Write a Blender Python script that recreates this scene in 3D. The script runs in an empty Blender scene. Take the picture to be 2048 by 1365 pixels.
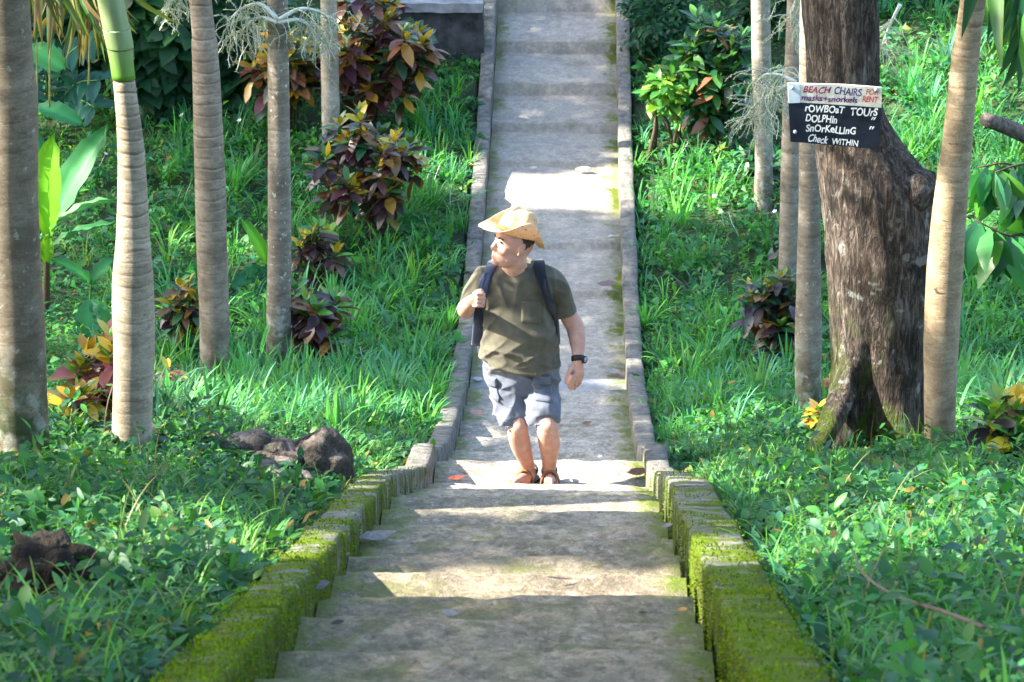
import bpy, bmesh, math, random
import numpy as np
from mathutils import Vector, Matrix, noise
random.seed(7)
rng = np.random.default_rng(11)
SC = bpy.context.scene
COL = SC.collection
rad = math.radians

# ---------------------------------------------------------------- camera
PITCH, YAW, FPX = rad(20.0), rad(1.224), 6000.0
CAM = np.array([0.178, 0.0, 8.0])
cam_d = bpy.data.cameras.new('camera')
cam = bpy.data.objects.new('camera', cam_d)
COL.objects.link(cam)
cam.location = CAM
cam.rotation_euler = (math.pi/2 - PITCH, 0, YAW)
cam_d.sensor_width = 36.0
cam_d.lens = 36.0*FPX/2048.0
cam_d.clip_start, cam_d.clip_end = 0.1, 500
cam_d.dof.use_dof = True
cam_d.dof.focus_distance = 16.2
cam_d.dof.aperture_fstop = 11.0
SC.camera = cam

# ---------------------------------------------------------------- sky, sun, exposure
SUN_EL, SUN_BACK = rad(36.0), rad(-5.0)          # from the left, square to the path
S = np.array([-math.cos(SUN_EL)*math.cos(SUN_BACK), math.cos(SUN_EL)*math.sin(SUN_BACK), math.sin(SUN_EL)])
world = bpy.data.worlds.new('World')
SC.world = world
world.use_nodes = True
wn = world.node_tree
bg = wn.nodes['Background']
sky = wn.nodes.new('ShaderNodeTexSky')
sky.sky_type = 'NISHITA'
sky.sun_disc = False
sky.sun_elevation = SUN_EL
sky.sun_rotation = math.atan2(S[0], S[1])
sky.dust_density = 2.0
wn.links.new(sky.outputs[0], bg.inputs[0])
bg.inputs[1].default_value = 0.148
sun_d = bpy.data.lights.new('sun', 'SUN')
sun_d.energy = 5.0
sun_d.angle = rad(0.5)
sun_d.color = (1.0, 0.93, 0.80)
sun = bpy.data.objects.new('sun', sun_d)
COL.objects.link(sun)
sun.rotation_euler = Vector(S).to_track_quat('Z', 'Y').to_euler()
SC.view_settings.view_transform = 'Standard'
SC.view_settings.look = 'None'
SC.view_settings.exposure = 2.4
SC.view_settings.gamma = 1.0
SC.render.engine = 'CYCLES'
SC.cycles.max_bounces = 7
SC.cycles.diffuse_bounces = 4
SC.cycles.glossy_bounces = 2
SC.cycles.transmission_bounces = 4
SC.cycles.use_denoising = True

# ---------------------------------------------------------------- picture <-> place
c_f = np.array([-math.sin(YAW)*math.cos(PITCH), math.cos(YAW)*math.cos(PITCH), -math.sin(PITCH)])
c_r = np.array([math.cos(YAW), math.sin(YAW), 0.0])
c_u = np.cross(c_r, c_f)

def ray(px, py):
    return c_f + (px-1024.0)/FPX*c_r - (py-682.5)/FPX*c_u

def P(px, py, F):
    r = ray(px, py)
    return Vector(CAM + r*(F/r[1]))

def proj(p):
    v = np.asarray(p) - CAM
    d = v @ c_f
    return 1024 + FPX*(v @ c_r)/d, 682.5 - FPX*(v @ c_u)/d, d

def pxm(p):
    return FPX/float((np.asarray(p)-CAM) @ c_f)

# ---------------------------------------------------------------- the lie of the land
LIPS = [(11.64-0.575*k, -4.93+0.191*k) for k in range(14, -1, -1)]      # far edge of each tread, its height
LIPS += [(12.16, -5.135), (12.68, -5.34), (13.2, -5.55), (13.72, -5.757), (14.24, -5.963), (14.76, -6.172),
         (15.50, -6.335), (15.95, -6.55), (16.45, -6.74), (17.0, -6.94), (17.6, -7.14), (18.25, -7.30),
         (18.95, -7.45), (19.6, -7.60), (20.3, -7.75), (21.6, -7.88), (22.9, -7.95), (23.9, -7.87), (24.9, -7.79),
         (25.75, -7.71), (26.55, -7.62), (27.3, -7.47), (28.1, -7.28), (28.9, -7.06), (29.7, -6.82), (30.5, -6.58), (31.3, -6.34), (32.5, -6.1)]
LIPS = [(f, z+8.0) for f, z in LIPS]
LF = np.array([f for f, z in LIPS]); LZ = np.array([z for f, z in LIPS])
DOWN = LF < 23.0
NF = np.concatenate([[-4], np.where(DOWN, LF, LF-0.8), [50]])
NZ = np.concatenate([[LZ[0]+(LF[0]+4)*0.332], LZ, [LZ[-1]+6.5]])

def nose(F):                      # line over the step edges
    return np.interp(F, NF, NZ)

def sstep(a, b, x):
    t = np.clip((x-a)/(b-a), 0, 1)
    return t*t*(3-2*t)

def wob(x, y):
    return (np.sin(1.7*x+0.9*y+1.0)+np.sin(2.3*y-1.1*x+2.0)+0.6*np.sin(4.1*x+3.3*y)+0.5*np.sin(6.3*y-5.1*x+0.7))/3.1

def ground(x, F):
    x = np.asarray(x, float); F = np.asarray(F, float)
    z = nose(F)
    l = sstep(0.7, 1.7, -x); r = sstep(0.7, 2.2, x)
    zl = z + 0.03 + l*(0.24*sstep(9, 12.5, F)*(1-sstep(14.2, 16.5, F)) + 0.05*wob(x, F))
    zl = zl + 0.10*sstep(1.5, 5, -x)*sstep(24, 30, F)*0
    zr = z - 0.02 + r*(0.28*sstep(10.5, 14, F)*(1-sstep(17.0, 21, F)) + 0.05*wob(x, F) + 0.22*np.clip(x-2.0, 0, 6)*sstep(20, 25, F))
    g = np.where(x < 0, zl, zr)
    return g

def G(px, py):                    # where a picture ray meets the ground
    r = ray(px, py)
    t = 5.0
    while t < 60:
        q = CAM + r*t
        if q[2] < float(ground(q[0], q[1])):
            break
        t += 0.02
    return Vector((q[0], q[1], float(ground(q[0], q[1]))))

# ---------------------------------------------------------------- small helpers
def lnk(o, parent=None):
    COL.objects.link(o)
    if parent is not None:
        o.parent = parent
    return o

def tag(o, label=None, cat=None, group=None, kind=None):
    if label: o['label'] = label
    if cat: o['category'] = cat
    if group: o['group'] = group
    if kind: o['kind'] = kind
    return o

def empty(name, loc=(0, 0, 0)):
    o = bpy.data.objects.new(name, None)
    o.location = loc
    o.empty_display_size = 0.1
    return lnk(o)

def mesh_obj(name, V, Fc, mat, parent=None, smooth=True):
    me = bpy.data.meshes.new(name)
    me.from_pydata([tuple(v) for v in V], [], [tuple(f) for f in Fc])
    me.update()
    if smooth:
        me.polygons.foreach_set('use_smooth', [True]*len(me.polygons))
    if mat: me.materials.append(mat)
    o = bpy.data.objects.new(name, me)
    lnk(o)
    if parent is not None:
        o.parent = parent
        o.matrix_parent_inverse = Matrix.Translation(parent.location).inverted()
    return o

def tri_obj(name, V, T, mat, col=None, parent=None, smooth=False):
    V = np.ascontiguousarray(V, dtype=np.float32); T = np.ascontiguousarray(T, dtype=np.int32)
    me = bpy.data.meshes.new(name)
    n, k = T.shape
    me.vertices.add(len(V)); me.vertices.foreach_set('co', V.ravel())
    me.loops.add(n*k); me.loops.foreach_set('vertex_index', T.ravel())
    me.polygons.add(n); me.polygons.foreach_set('loop_start', np.arange(0, n*k, k, dtype=np.int32))
    me.update(calc_edges=True)
    if smooth:
        me.polygons.foreach_set('use_smooth', np.ones(n, dtype=bool))
    if col is not None:
        at = me.attributes.new('leafcol', 'FLOAT_COLOR', 'POINT')
        c4 = np.ones((len(V), 4), dtype=np.float32); c4[:, :3] = col
        at.data.foreach_set('color', c4.ravel())
    me.materials.append(mat)
    o = bpy.data.objects.new(name, me)
    lnk(o)
    if parent is not None:
        o.parent = parent
        o.matrix_parent_inverse = Matrix.Translation(parent.location).inverted()
    return o

def tube(pts, rads, seg=14, cap=True, flat=None):
    """vertices and faces of a tube along pts; flat = (sx, sy) squashes the section"""
    pts = [Vector(p) for p in pts]
    V, Fc = [], []
    up = None
    for i, p in enumerate(pts):
        a = pts[max(i-1, 0)]; b = pts[min(i+1, len(pts)-1)]
        d = (b-a).normalized()
        if up is None:
            up = Vector((0, 1, 0)) if abs(d.y) < 0.9 else Vector((1, 0, 0))
        s = d.cross(up).normalized(); up = s.cross(d).normalized()
        r = rads[i] if not np.isscalar(rads) else rads
        rx, ry = (r if isinstance(r, (tuple, list)) else (r, r))
        for k in range(seg):
            t = 2*math.pi*k/seg
            V.append(p + s*(rx*math.cos(t)) + up*(ry*math.sin(t)))
    n = len(pts)
    for i in range(n-1):
        for k in range(seg):
            Fc.append((i*seg+k, i*seg+(k+1) % seg, (i+1)*seg+(k+1) % seg, (i+1)*seg+k))
    if cap:
        Fc.append(tuple(range(seg-1, -1, -1)))
        Fc.append(tuple(range((n-1)*seg, n*seg)))
    return V, Fc

def merge(*parts):
    V, Fc = [], []
    for v, f in parts:
        o = len(V)
        V += list(v); Fc += [tuple(i+o for i in ff) for ff in f]
    return V, Fc

def smooth_pts(ctrl, n):
    """Catmull-Rom through control rows (any width)"""
    c = np.array(ctrl, float)
    c = np.vstack([2*c[0]-c[1], c, 2*c[-1]-c[-2]])
    out = []
    m = len(c)-3
    for i in range(n):
        u = i/(n-1)*m
        k = min(int(u), m-1); t = u-k
        p0, p1, p2, p3 = c[k:k+4]
        out.append(0.5*((2*p1)+(-p0+p2)*t+(2*p0-5*p1+4*p2-p3)*t*t+(-p0+3*p1-3*p2+p3)*t**3))
    return np.array(out)

# ---------------------------------------------------------------- materials
def new_mat(name):
    m = bpy.data.materials.new(name)
    m.use_nodes = True
    nt = m.node_tree
    b = nt.nodes['Principled BSDF']
    return m, nt, b

def N(nt, t, **kw):
    n = nt.nodes.new(t)
    for k, v in kw.items():
        if k in ('operation', 'blend_type', 'data_type', 'feature', 'noise_dimensions', 'attribute_name', 'wave_type', 'bands_direction', 'distance'):
            setattr(n, k, v)
    return n

def noise_n(nt, co, scale, detail=4, rough=0.55, dist=0.0):
    n = nt.nodes.new('ShaderNodeTexNoise')
    n.inputs['Scale'].default_value = scale; n.inputs['Detail'].default_value = detail
    n.inputs['Roughness'].default_value = rough; n.inputs['Distortion'].default_value = dist
    nt.links.new(co, n.inputs['Vector'])
    return n.outputs['Fac']

def ramp(nt, src, stops):
    r = nt.nodes.new('ShaderNodeValToRGB')
    e = r.color_ramp.elements
    while len(e) < len(stops): e.new(0.5)
    for el, (p, c) in zip(e, stops):
        el.position = p
        el.color = (c[0], c[1], c[2], 1) if not np.isscalar(c) else (c, c, c, 1)
    nt.links.new(src, r.inputs[0])
    return r.outputs[0]

def mix(nt, fac, a, b, mode='MIX'):
    m = nt.nodes.new('ShaderNodeMix'); m.data_type = 'RGBA'; m.blend_type = mode
    for sock, v in ((m.inputs[0], fac), (m.inputs[6], a), (m.inputs[7], b)):
        if hasattr(v, 'links'): nt.links.new(v, sock)
        elif np.isscalar(v): sock.default_value = v
        else: sock.default_value = (*v, 1)
    return m.outputs[2]

def math_n(nt, op, a, b=None, c=None):
    m = nt.nodes.new('ShaderNodeMath'); m.operation = op
    for i, v in enumerate((a, b, c)):
        if v is None: continue
        if hasattr(v, 'links'): nt.links.new(v, m.inputs[i])
        else: m.inputs[i].default_value = v
    return m.outputs[0]

def maprange(nt, v, a, b, c=0.0, d=1.0):
    m = nt.nodes.new('ShaderNodeMapRange')
    nt.links.new(v, m.inputs[0])
    for i, q in zip((1, 2, 3, 4), (a, b, c, d)): m.inputs[i].default_value = q
    return m.outputs[0]

def bump(nt, b, h, strength=0.5, dist=0.02):
    n = nt.nodes.new('ShaderNodeBump')
    n.inputs['Strength'].default_value = strength; n.inputs['Distance'].default_value = dist
    nt.links.new(h, n.inputs['Height']); nt.links.new(n.outputs[0], b.inputs['Normal'])

def coords(nt, scale=(1, 1, 1), kind='Object'):
    t = nt.nodes.new('ShaderNodeTexCoord')
    mp = nt.nodes.new('ShaderNodeMapping'); mp.inputs['Scale'].default_value = scale
    nt.links.new(t.outputs[kind], mp.inputs[0])
    return mp.outputs[0]

def position(nt):
    g = nt.nodes.new('ShaderNodeNewGeometry')
    s = nt.nodes.new('ShaderNodeSeparateXYZ')
    nt.links.new(g.outputs['Position'], s.inputs[0])
    nn = nt.nodes.new('ShaderNodeSeparateXYZ')
    nt.links.new(g.outputs['Normal'], nn.inputs[0])
    return g, s, nn

def plain(name, col, rough=0.7, spec=0.3, nscale=30.0, amount=0.25, bs=0.2, bd=0.01):
    m, nt, b = new_mat(name)
    co = coords(nt)
    f = noise_n(nt, co, nscale, 5)
    dark = tuple(c*(1-amount) for c in col); light = tuple(min(1, c*(1+amount)) for c in col)
    nt.links.new(ramp(nt, f, [(0.3, dark), (0.7, light)]), b.inputs['Base Color'])
    b.inputs['Roughness'].default_value = rough
    b.inputs['Specular IOR Level'].default_value = spec
    if bs: bump(nt, b, f, bs, bd)
    return m

def foliage_mat(name, trans=0.35, rough=0.38, spec=0.5):
    m, nt, b = new_mat(name)
    a = nt.nodes.new('ShaderNodeAttribute'); a.attribute_name = 'leafcol'
    nt.links.new(a.outputs['Color'], b.inputs['Base Color'])
    b.inputs['Roughness'].default_value = rough
    b.inputs['Specular IOR Level'].default_value = spec
    t = nt.nodes.new('ShaderNodeBsdfTranslucent')
    tc = mix(nt, 1.0, a.outputs['Color'], (1.7, 1.5, 0.6), 'MULTIPLY')
    nt.links.new(tc, t.inputs[0])
    ms = nt.nodes.new('ShaderNodeMixShader')
    ms.inputs[0].default_value = trans
    nt.links.new(b.outputs[0], ms.inputs[1]); nt.links.new(t.outputs[0], ms.inputs[2])
    nt.links.new(ms.outputs[0], nt.nodes['Material Output'].inputs[0])
    return m

M_LEAF = foliage_mat('leaf', 0.38, 0.5, 0.35)
M_GLOSSY = foliage_mat('glossy_leaf', 0.22, 0.28, 0.6)
M_MOSS = foliage_mat('moss_tuft', 0.25, 0.8, 0.1)

def concrete_mat():
    m, nt, b = new_mat('weathered_concrete')
    g, s, nn = position(nt)
    pos = g.outputs['Position']
    n1 = noise_n(nt, pos, 2.2, 5, 0.6, 0.4)
    n2 = noise_n(nt, pos, 9.0, 6, 0.65)
    n3 = noise_n(nt, pos, 45.0, 6, 0.7)
    n4 = noise_n(nt, pos, 160.0, 3, 0.6)
    base = ramp(nt, n1, [(0.3, (0.20, 0.175, 0.145)), (0.5, (0.30, 0.27, 0.225)), (0.72, (0.40, 0.365, 0.31))])
    base = mix(nt, ramp(nt, n2, [(0.50, 0.0), (0.58, 0.85)]), base, (0.46, 0.40, 0.32))
    base = mix(nt, ramp(nt, n2, [(0.34, 0.6), (0.46, 0.0)]), base, (0.125, 0.115, 0.10))
    base = mix(nt, ramp(nt, n3, [(0.30, 0.75), (0.46, 0.0)]), base, (0.10, 0.09, 0.085))
    base = mix(nt, ramp(nt, n3, [(0.58, 0.0), (0.72, 0.6)]), base, (0.52, 0.49, 0.43))
    base = mix(nt, ramp(nt, n4, [(0.60, 0.0), (0.68, 0.6)]), base, (0.58, 0.56, 0.52))
    n5 = noise_n(nt, pos, 26.0, 5, 0.75, 0.6)
    base = mix(nt, ramp(nt, n5, [(0.38, 0.6), (0.48, 0.0)]), base, (0.11, 0.10, 0.085))
    base = mix(nt, ramp(nt, n5, [(0.55, 0.0), (0.62, 0.75)]), base, (0.50, 0.47, 0.42))
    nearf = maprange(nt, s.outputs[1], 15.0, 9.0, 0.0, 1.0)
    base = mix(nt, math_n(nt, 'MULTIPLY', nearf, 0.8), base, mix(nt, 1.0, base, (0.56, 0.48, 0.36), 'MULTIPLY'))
    olive = math_n(nt, 'MULTIPLY', nearf, ramp(nt, noise_n(nt, pos, 4.5, 6, 0.7, 0.5), [(0.50, 0.0), (0.58, 0.7)]))
    base = mix(nt, olive, base, mix(nt, n3, (0.055, 0.055, 0.03), (0.15, 0.15, 0.05)))
    rust = ramp(nt, noise_n(nt, pos, 3.7, 5, 0.7, 1.0), [(0.60, 0.0), (0.70, 0.6)])
    base = mix(nt, math_n(nt, 'MULTIPLY', rust, nearf), base, (0.30, 0.20, 0.15))
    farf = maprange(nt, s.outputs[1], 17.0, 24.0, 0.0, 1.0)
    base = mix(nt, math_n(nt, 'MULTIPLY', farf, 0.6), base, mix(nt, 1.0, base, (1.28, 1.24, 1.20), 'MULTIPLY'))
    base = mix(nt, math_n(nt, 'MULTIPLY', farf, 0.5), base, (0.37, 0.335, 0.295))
    # a more even, bluish strip across one step of the hollow
    y0 = math_n(nt, 'GREATER_THAN', s.outputs[1], 20.33)
    y1 = math_n(nt, 'LESS_THAN', s.outputs[1], 20.85)
    strip = math_n(nt, 'MULTIPLY', math_n(nt, 'MULTIPLY', y0, y1), 0.6)
    base = mix(nt, strip, base, (0.34, 0.36, 0.41))
    # moss along both edges
    ax = math_n(nt, 'ABSOLUTE', s.outputs[0])
    edge = maprange(nt, math_n(nt, 'ADD', ax, math_n(nt, 'MULTIPLY', math_n(nt, 'SUBTRACT', n2, 0.5), 0.5)), 0.44, 0.54)
    edge = math_n(nt, 'MULTIPLY', edge, maprange(nt, n1, 0.36, 0.56))
    right = maprange(nt, s.outputs[0], -0.6, 0.6, 0.75, 1.0)
    moss = mix(nt, n3, (0.05, 0.085, 0.008), (0.15, 0.19, 0.015))
    base = mix(nt, math_n(nt, 'MULTIPLY', edge, right), base, moss)
    patch = math_n(nt, 'MULTIPLY', ramp(nt, noise_n(nt, pos, 3.1, 4, 0.6), [(0.56, 0.0), (0.68, 0.55)]), ramp(nt, n3, [(0.4, 0.2), (0.6, 1.0)]))
    base = mix(nt, patch, base, (0.15, 0.155, 0.05))
    # risers tinted darker than the treads
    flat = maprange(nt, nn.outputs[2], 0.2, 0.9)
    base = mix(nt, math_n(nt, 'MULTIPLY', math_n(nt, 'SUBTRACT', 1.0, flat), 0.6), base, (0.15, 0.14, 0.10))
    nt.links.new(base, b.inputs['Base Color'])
    b.inputs['Roughness'].default_value = 0.85
    b.inputs['Specular IOR Level'].default_value = 0.25
    h = math_n(nt, 'ADD', math_n(nt, 'MULTIPLY', n3, 0.6), math_n(nt, 'ADD', math_n(nt, 'MULTIPLY', n2, 1.2), math_n(nt, 'MULTIPLY', n4, 0.25)))
    bump(nt, b, h, 0.8, 0.016)
    return m
M_CONC = concrete_mat()

def kerb_mat():
    m, nt, b = new_mat('mossy_kerb')
    g, s, nn = position(nt)
    pos = g.outputs['Position']
    n1 = noise_n(nt, pos, 3.5, 5, 0.6, 0.5)
    n2 = noise_n(nt, pos, 14.0, 6, 0.65)
    n3 = noise_n(nt, pos, 70.0, 5, 0.7)
    base = ramp(nt, n2, [(0.3, (0.13, 0.12, 0.105)), (0.5, (0.25, 0.235, 0.21)), (0.7, (0.38, 0.36, 0.33))])
    base = mix(nt, ramp(nt, n3, [(0.32, 0.7), (0.46, 0.0)]), base, (0.08, 0.075, 0.07))
    near = maprange(nt, s.outputs[1], 17.5, 8.0, 0.0, 1.0)
    near2 = maprange(nt, s.outputs[1], 6.2, 8.8, 0.10, 0.0)
    side = maprange(nt, nn.outputs[2], 0.75, 0.2, 0.05, 0.11)
    nm = noise_n(nt, pos, 6.0, 6, 0.68, 0.8)
    k = math_n(nt, 'ADD', math_n(nt, 'ADD', math_n(nt, 'MULTIPLY', n1, 0.6), math_n(nt, 'MULTIPLY', nm, 0.8)), math_n(nt, 'ADD', math_n(nt, 'MULTIPLY', near, 0.25), math_n(nt, 'ADD', side, near2)))
    mk = ramp(nt, k, [(0.89, 0.0), (0.95, 0.6), (1.03, 1.0)])
    mpn = nt.nodes.new('ShaderNodeMapping'); mpn.inputs['Scale'].default_value = (60, 60, 5)
    nt.links.new(pos, mpn.inputs[0])
    streak = noise_n(nt, mpn.outputs[0], 1.0, 3, 0.6)
    moss = mix(nt, n3, (0.05, 0.095, 0.002), (0.19, 0.27, 0.006))
    moss = mix(nt, math_n(nt, 'MULTIPLY', ramp(nt, streak, [(0.40, 0.8), (0.55, 0.0)]), maprange(nt, nn.outputs[2], 0.6, 0.2, 0.0, 1.0)), moss, (0.03, 0.028, 0.008))
    moss = mix(nt, ramp(nt, noise_n(nt, pos, 11.0, 5, 0.7, 0.5), [(0.38, 0.75), (0.50, 0.0)]), moss, (0.05, 0.046, 0.016))
    base = mix(nt, mk, base, moss)
    nt.links.new(base, b.inputs['Base Color'])
    b.inputs['Roughness'].default_value = 0.9
    b.inputs['Specular IOR Level'].default_value = 0.2
    h = math_n(nt, 'ADD', math_n(nt, 'MULTIPLY', n3, 0.7), n2)
    bump(nt, b, h, 1.0, 0.04)
    return m
M_KERB = kerb_mat()

def soil_mat():
    m, nt, b = new_mat('soil')
    g, s, nn = position(nt)
    f = noise_n(nt, g.outputs['Position'], 6.0, 8, 0.7)
    nt.links.new(ramp(nt, f, [(0.3, (0.018, 0.03, 0.012)), (0.55, (0.03, 0.06, 0.02)), (0.75, (0.09, 0.07, 0.045))]), b.inputs['Base Color'])
    b.inputs['Roughness'].default_value = 0.95
    bump(nt, b, f, 0.8, 0.05)
    return m
M_SOIL = soil_mat()

def palm_mat(name, tint=(1, 1, 1), ring=9.0, lichen=0.5, z0=0.0, dark=0.25, fade=(0.8, 2.6), rs=0.7):
    m, nt, b = new_mat(name)
    co = coords(nt)
    sp = nt.nodes.new('ShaderNodeSeparateXYZ'); nt.links.new(co, sp.inputs[0])
    wobn = noise_n(nt, co, 4.0, 3)
    zz = math_n(nt, 'ADD', sp.outputs[2], math_n(nt, 'MULTIPLY', wobn, 0.06))
    # leaf scars: uneven rings
    fr = math_n(nt, 'FRACT', math_n(nt, 'MULTIPLY', zz, ring))
    strength = math_n(nt, 'MULTIPLY', maprange(nt, sp.outputs[2], z0+fade[0], z0+fade[1], 0.28, 1.0), maprange(nt, noise_n(nt, coords(nt, (3, 3, 9)), 1.0, 3), 0.35, 0.62, 0.15, 1.0))
    scar = math_n(nt, 'MULTIPLY', strength, ramp(nt, fr, [(0.0, 1.0), (0.08, 0.8), (0.22, 0.0), (0.97, 0.0), (1.0, 0.7)]))
    ridge = math_n(nt, 'MULTIPLY', strength, ramp(nt, fr, [(0.80, 0.0), (0.90, 1.0), (0.97, 0.3), (1.0, 0.0)]))
    slit = ramp(nt, noise_n(nt, coords(nt, (5, 5, 34)), 1.0, 2, 0.5, 0.6), [(0.735, 0.0), (0.76, 0.9)])
    fine = noise_n(nt, coords(nt, (25, 25, 130)), 1.0, 5, 0.7)
    big = noise_n(nt, co, 5.0, 5, 0.6)
    spots = noise_n(nt, co, 26.0, 4, 0.6)
    c = lambda q: tuple(a*t for a, t in zip(q, tint))
    base = ramp(nt, big, [(0.28, c((0.15, 0.128, 0.10))), (0.5, c((0.28, 0.245, 0.195))), (0.72, c((0.40, 0.36, 0.30)))])
    mott = noise_n(nt, coords(nt, (9, 9, 22)), 1.0, 6, 0.75, 0.5)
    base = mix(nt, ramp(nt, mott, [(0.36, 0.65), (0.50, 0.0)]), base, c((0.12, 0.10, 0.075)))
    base = mix(nt, ramp(nt, mott, [(0.56, 0.0), (0.68, 0.5)]), base, c((0.46, 0.43, 0.37)))
    grain = noise_n(nt, co, 110.0, 4, 0.7)
    base = mix(nt, ramp(nt, grain, [(0.36, 0.5), (0.48, 0.0)]), base, c((0.11, 0.09, 0.07)))
    base = mix(nt, ramp(nt, fine, [(0.3, 0.5), (0.55, 0.0)]), base, c((0.13, 0.11, 0.085)))
    base = mix(nt, math_n(nt, 'MULTIPLY', scar, rs), base, c((0.10, 0.072, 0.052)))
    base = mix(nt, math_n(nt, 'MULTIPLY', ridge, rs*0.6), base, c((0.46, 0.40, 0.33)))
    base = mix(nt, slit, base, (0.05, 0.035, 0.025))
    base = mix(nt, math_n(nt, 'MULTIPLY', ramp(nt, spots, [(0.62, 0.0), (0.68, 1.0)]), lichen), base, (0.55, 0.58, 0.52))
    lf_ = math_n(nt, 'MULTIPLY', maprange(nt, sp.outputs[2], z0+0.75, z0+0.15, 0.0, 1.0), math_n(nt, 'MULTIPLY', ramp(nt, noise_n(nt, co, 13.0, 4, 0.6), [(0.50, 0.0), (0.57, 1.0)]), lichen))
    base = mix(nt, lf_, base, (0.46, 0.50, 0.45))
    # dark weathering near the foot
    foot = math_n(nt, 'MULTIPLY', maprange(nt, sp.outputs[2], z0+0.55, z0+0.15, 0.0, 1.0), ramp(nt, noise_n(nt, co, 9.0, 4), [(0.42, 0.0), (0.56, 1.0)]))
    base = mix(nt, math_n(nt, 'MULTIPLY', foot, min(1.0, dark*3)), base, (0.028, 0.045, 0.012))
    nt.links.new(base, b.inputs['Base Color'])
    b.inputs['Roughness'].default_value = 0.75
    b.inputs['Specular IOR Level'].default_value = 0.25
    bump(nt, b, math_n(nt, 'ADD', math_n(nt, 'MULTIPLY', scar, -0.5), math_n(nt, 'MULTIPLY', fine, 0.4)), 0.6, 0.012)
    return m

_g = G(1755, 905); ZT = _g.z
def bark_mat():
    m, nt, b = new_mat('rough_bark')
    g, s, nn = position(nt)
    co = coords(nt, (1, 1, 0.22))
    co2 = coords(nt)
    v = nt.nodes.new('ShaderNodeTexVoronoi'); v.feature = 'DISTANCE_TO_EDGE'
    v.inputs['Scale'].default_value = 44
    wv = nt.nodes.new('ShaderNodeVectorMath'); wv.operation = 'ADD'
    nz = nt.nodes.new('ShaderNodeTexNoise'); nz.inputs['Scale'].default_value = 12; nz.inputs['Detail'].default_value = 4
    nt.links.new(co, nz.inputs['Vector'])
    sc = nt.nodes.new('ShaderNodeVectorMath'); sc.operation = 'SCALE'; sc.inputs[3].default_value = 0.22
    nt.links.new(nz.outputs['Color'], sc.inputs[0]); nt.links.new(co, wv.inputs[0]); nt.links.new(sc.outputs[0], wv.inputs[1])
    nt.links.new(wv.outputs[0], v.inputs['Vector'])
    crack = ramp(nt, v.outputs['Distance'], [(0.0, 0.0), (0.16, 1.0)])
    rid = noise_n(nt, coords(nt, (1, 1, 0.18)), 42, 6, 0.72, 0.8)
    cm = noise_n(nt, co2, 4.0, 3)
    crack = math_n(nt, 'MAXIMUM', crack, ramp(nt, cm, [(0.42, 0.15), (0.6, 1.0)]))
    crack = math_n(nt, 'MULTIPLY', crack, ramp(nt, rid, [(0.36, 0.25), (0.52, 1.0)]))
    n2 = noise_n(nt, co2, 5.5, 6, 0.65, 0.3)
    n3 = noise_n(nt, coords(nt, (1, 1, 0.35)), 60, 5, 0.7)
    base = ramp(nt, n2, [(0.3, (0.095, 0.066, 0.05)), (0.5, (0.185, 0.142, 0.115)), (0.68, (0.29, 0.24, 0.205))])
    base = mix(nt, ramp(nt, n3, [(0.35, 0.7), (0.55, 0.0)]), base, (0.05, 0.035, 0.028))
    base = mix(nt, math_n(nt, 'MULTIPLY', math_n(nt, 'SUBTRACT', 1.0, crack), 0.8), base, (0.025, 0.019, 0.015))
    base = mix(nt, ramp(nt, rid, [(0.53, 0.0), (0.66, 0.75)]), base, (0.40, 0.345, 0.31))
    base = mix(nt, ramp(nt, rid, [(0.34, 0.85), (0.46, 0.0)]), base, (0.03, 0.022, 0.018))
    # dark wet-looking patches, lichen discs, moss over the foot
    dk = ramp(nt, noise_n(nt, co2, 2.6, 5, 0.6, 0.6), [(0.53, 0.0), (0.63, 0.85)])
    base = mix(nt, dk, base, (0.018, 0.016, 0.013))
    lich = math_n(nt, 'MULTIPLY', ramp(nt, noise_n(nt, co2, 11, 3, 0.5), [(0.62, 0.0), (0.67, 0.8)]), maprange(nt, s.outputs[2], ZT+1.7, ZT+0.7, 0.15, 1.0))
    base = mix(nt, lich, base, (0.48, 0.51, 0.47))
    mz = maprange(nt, s.outputs[2], ZT+1.05, ZT+0.25, 0.0, 1.0)
    mm = math_n(nt, 'MULTIPLY', mz, ramp(nt, noise_n(nt, coords(nt, (1, 1, 0.5)), 5.0, 5, 0.65), [(0.46, 0.0), (0.56, 0.9)]))
    base = mix(nt, mm, base, mix(nt, n3, (0.03, 0.065, 0.002), (0.13, 0.20, 0.008)))
    nt.links.new(base, b.inputs['Base Color'])
    b.inputs['Roughness'].default_value = 0.85
    b.inputs['Specular IOR Level'].default_value = 0.25
    h = math_n(nt, 'ADD', math_n(nt, 'MULTIPLY', crack, 0.6), math_n(nt, 'ADD', math_n(nt, 'MULTIPLY', rid, 1.6), math_n(nt, 'MULTIPLY', n3, 0.5)))
    bump(nt, b, h, 1.0, 0.05)
    return m
M_BARK = bark_mat()

# ---------------------------------------------------------------- ground, path, kerbs
gx = np.concatenate([np.arange(-16, -1.0, 0.25), [-0.9, -0.80, -0.735, -0.66, -0.3, 0.3, 0.66, 0.735, 0.80, 0.9], np.arange(1.0, 16.1, 0.25)])
gy = np.arange(-3, 48, 0.22)
X, Y = np.meshgrid(gx, gy)
Z = ground(X, Y) + 0.03*wob(3*X, 3*Y)*(np.abs(X) > 0.85)
Z = np.where(np.abs(X) < 0.7, nose(Y)-0.42, Z)
V = np.stack([X, Y, Z], -1).reshape(-1, 3)
nx, ny = len(gx), len(gy)
idx = np.arange(nx*ny).reshape(ny, nx)
Q = np.stack([idx[:-1, :-1], idx[:-1, 1:], idx[1:, 1:], idx[1:, :-1]], -1).reshape(-1, 4)
o = tri_obj('ground', V, Q, M_SOIL, smooth=True)
tag(o, kind='structure')

def nz3(x, y, z=0.0):
    return noise.noise(Vector((x, y, z)))

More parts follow.
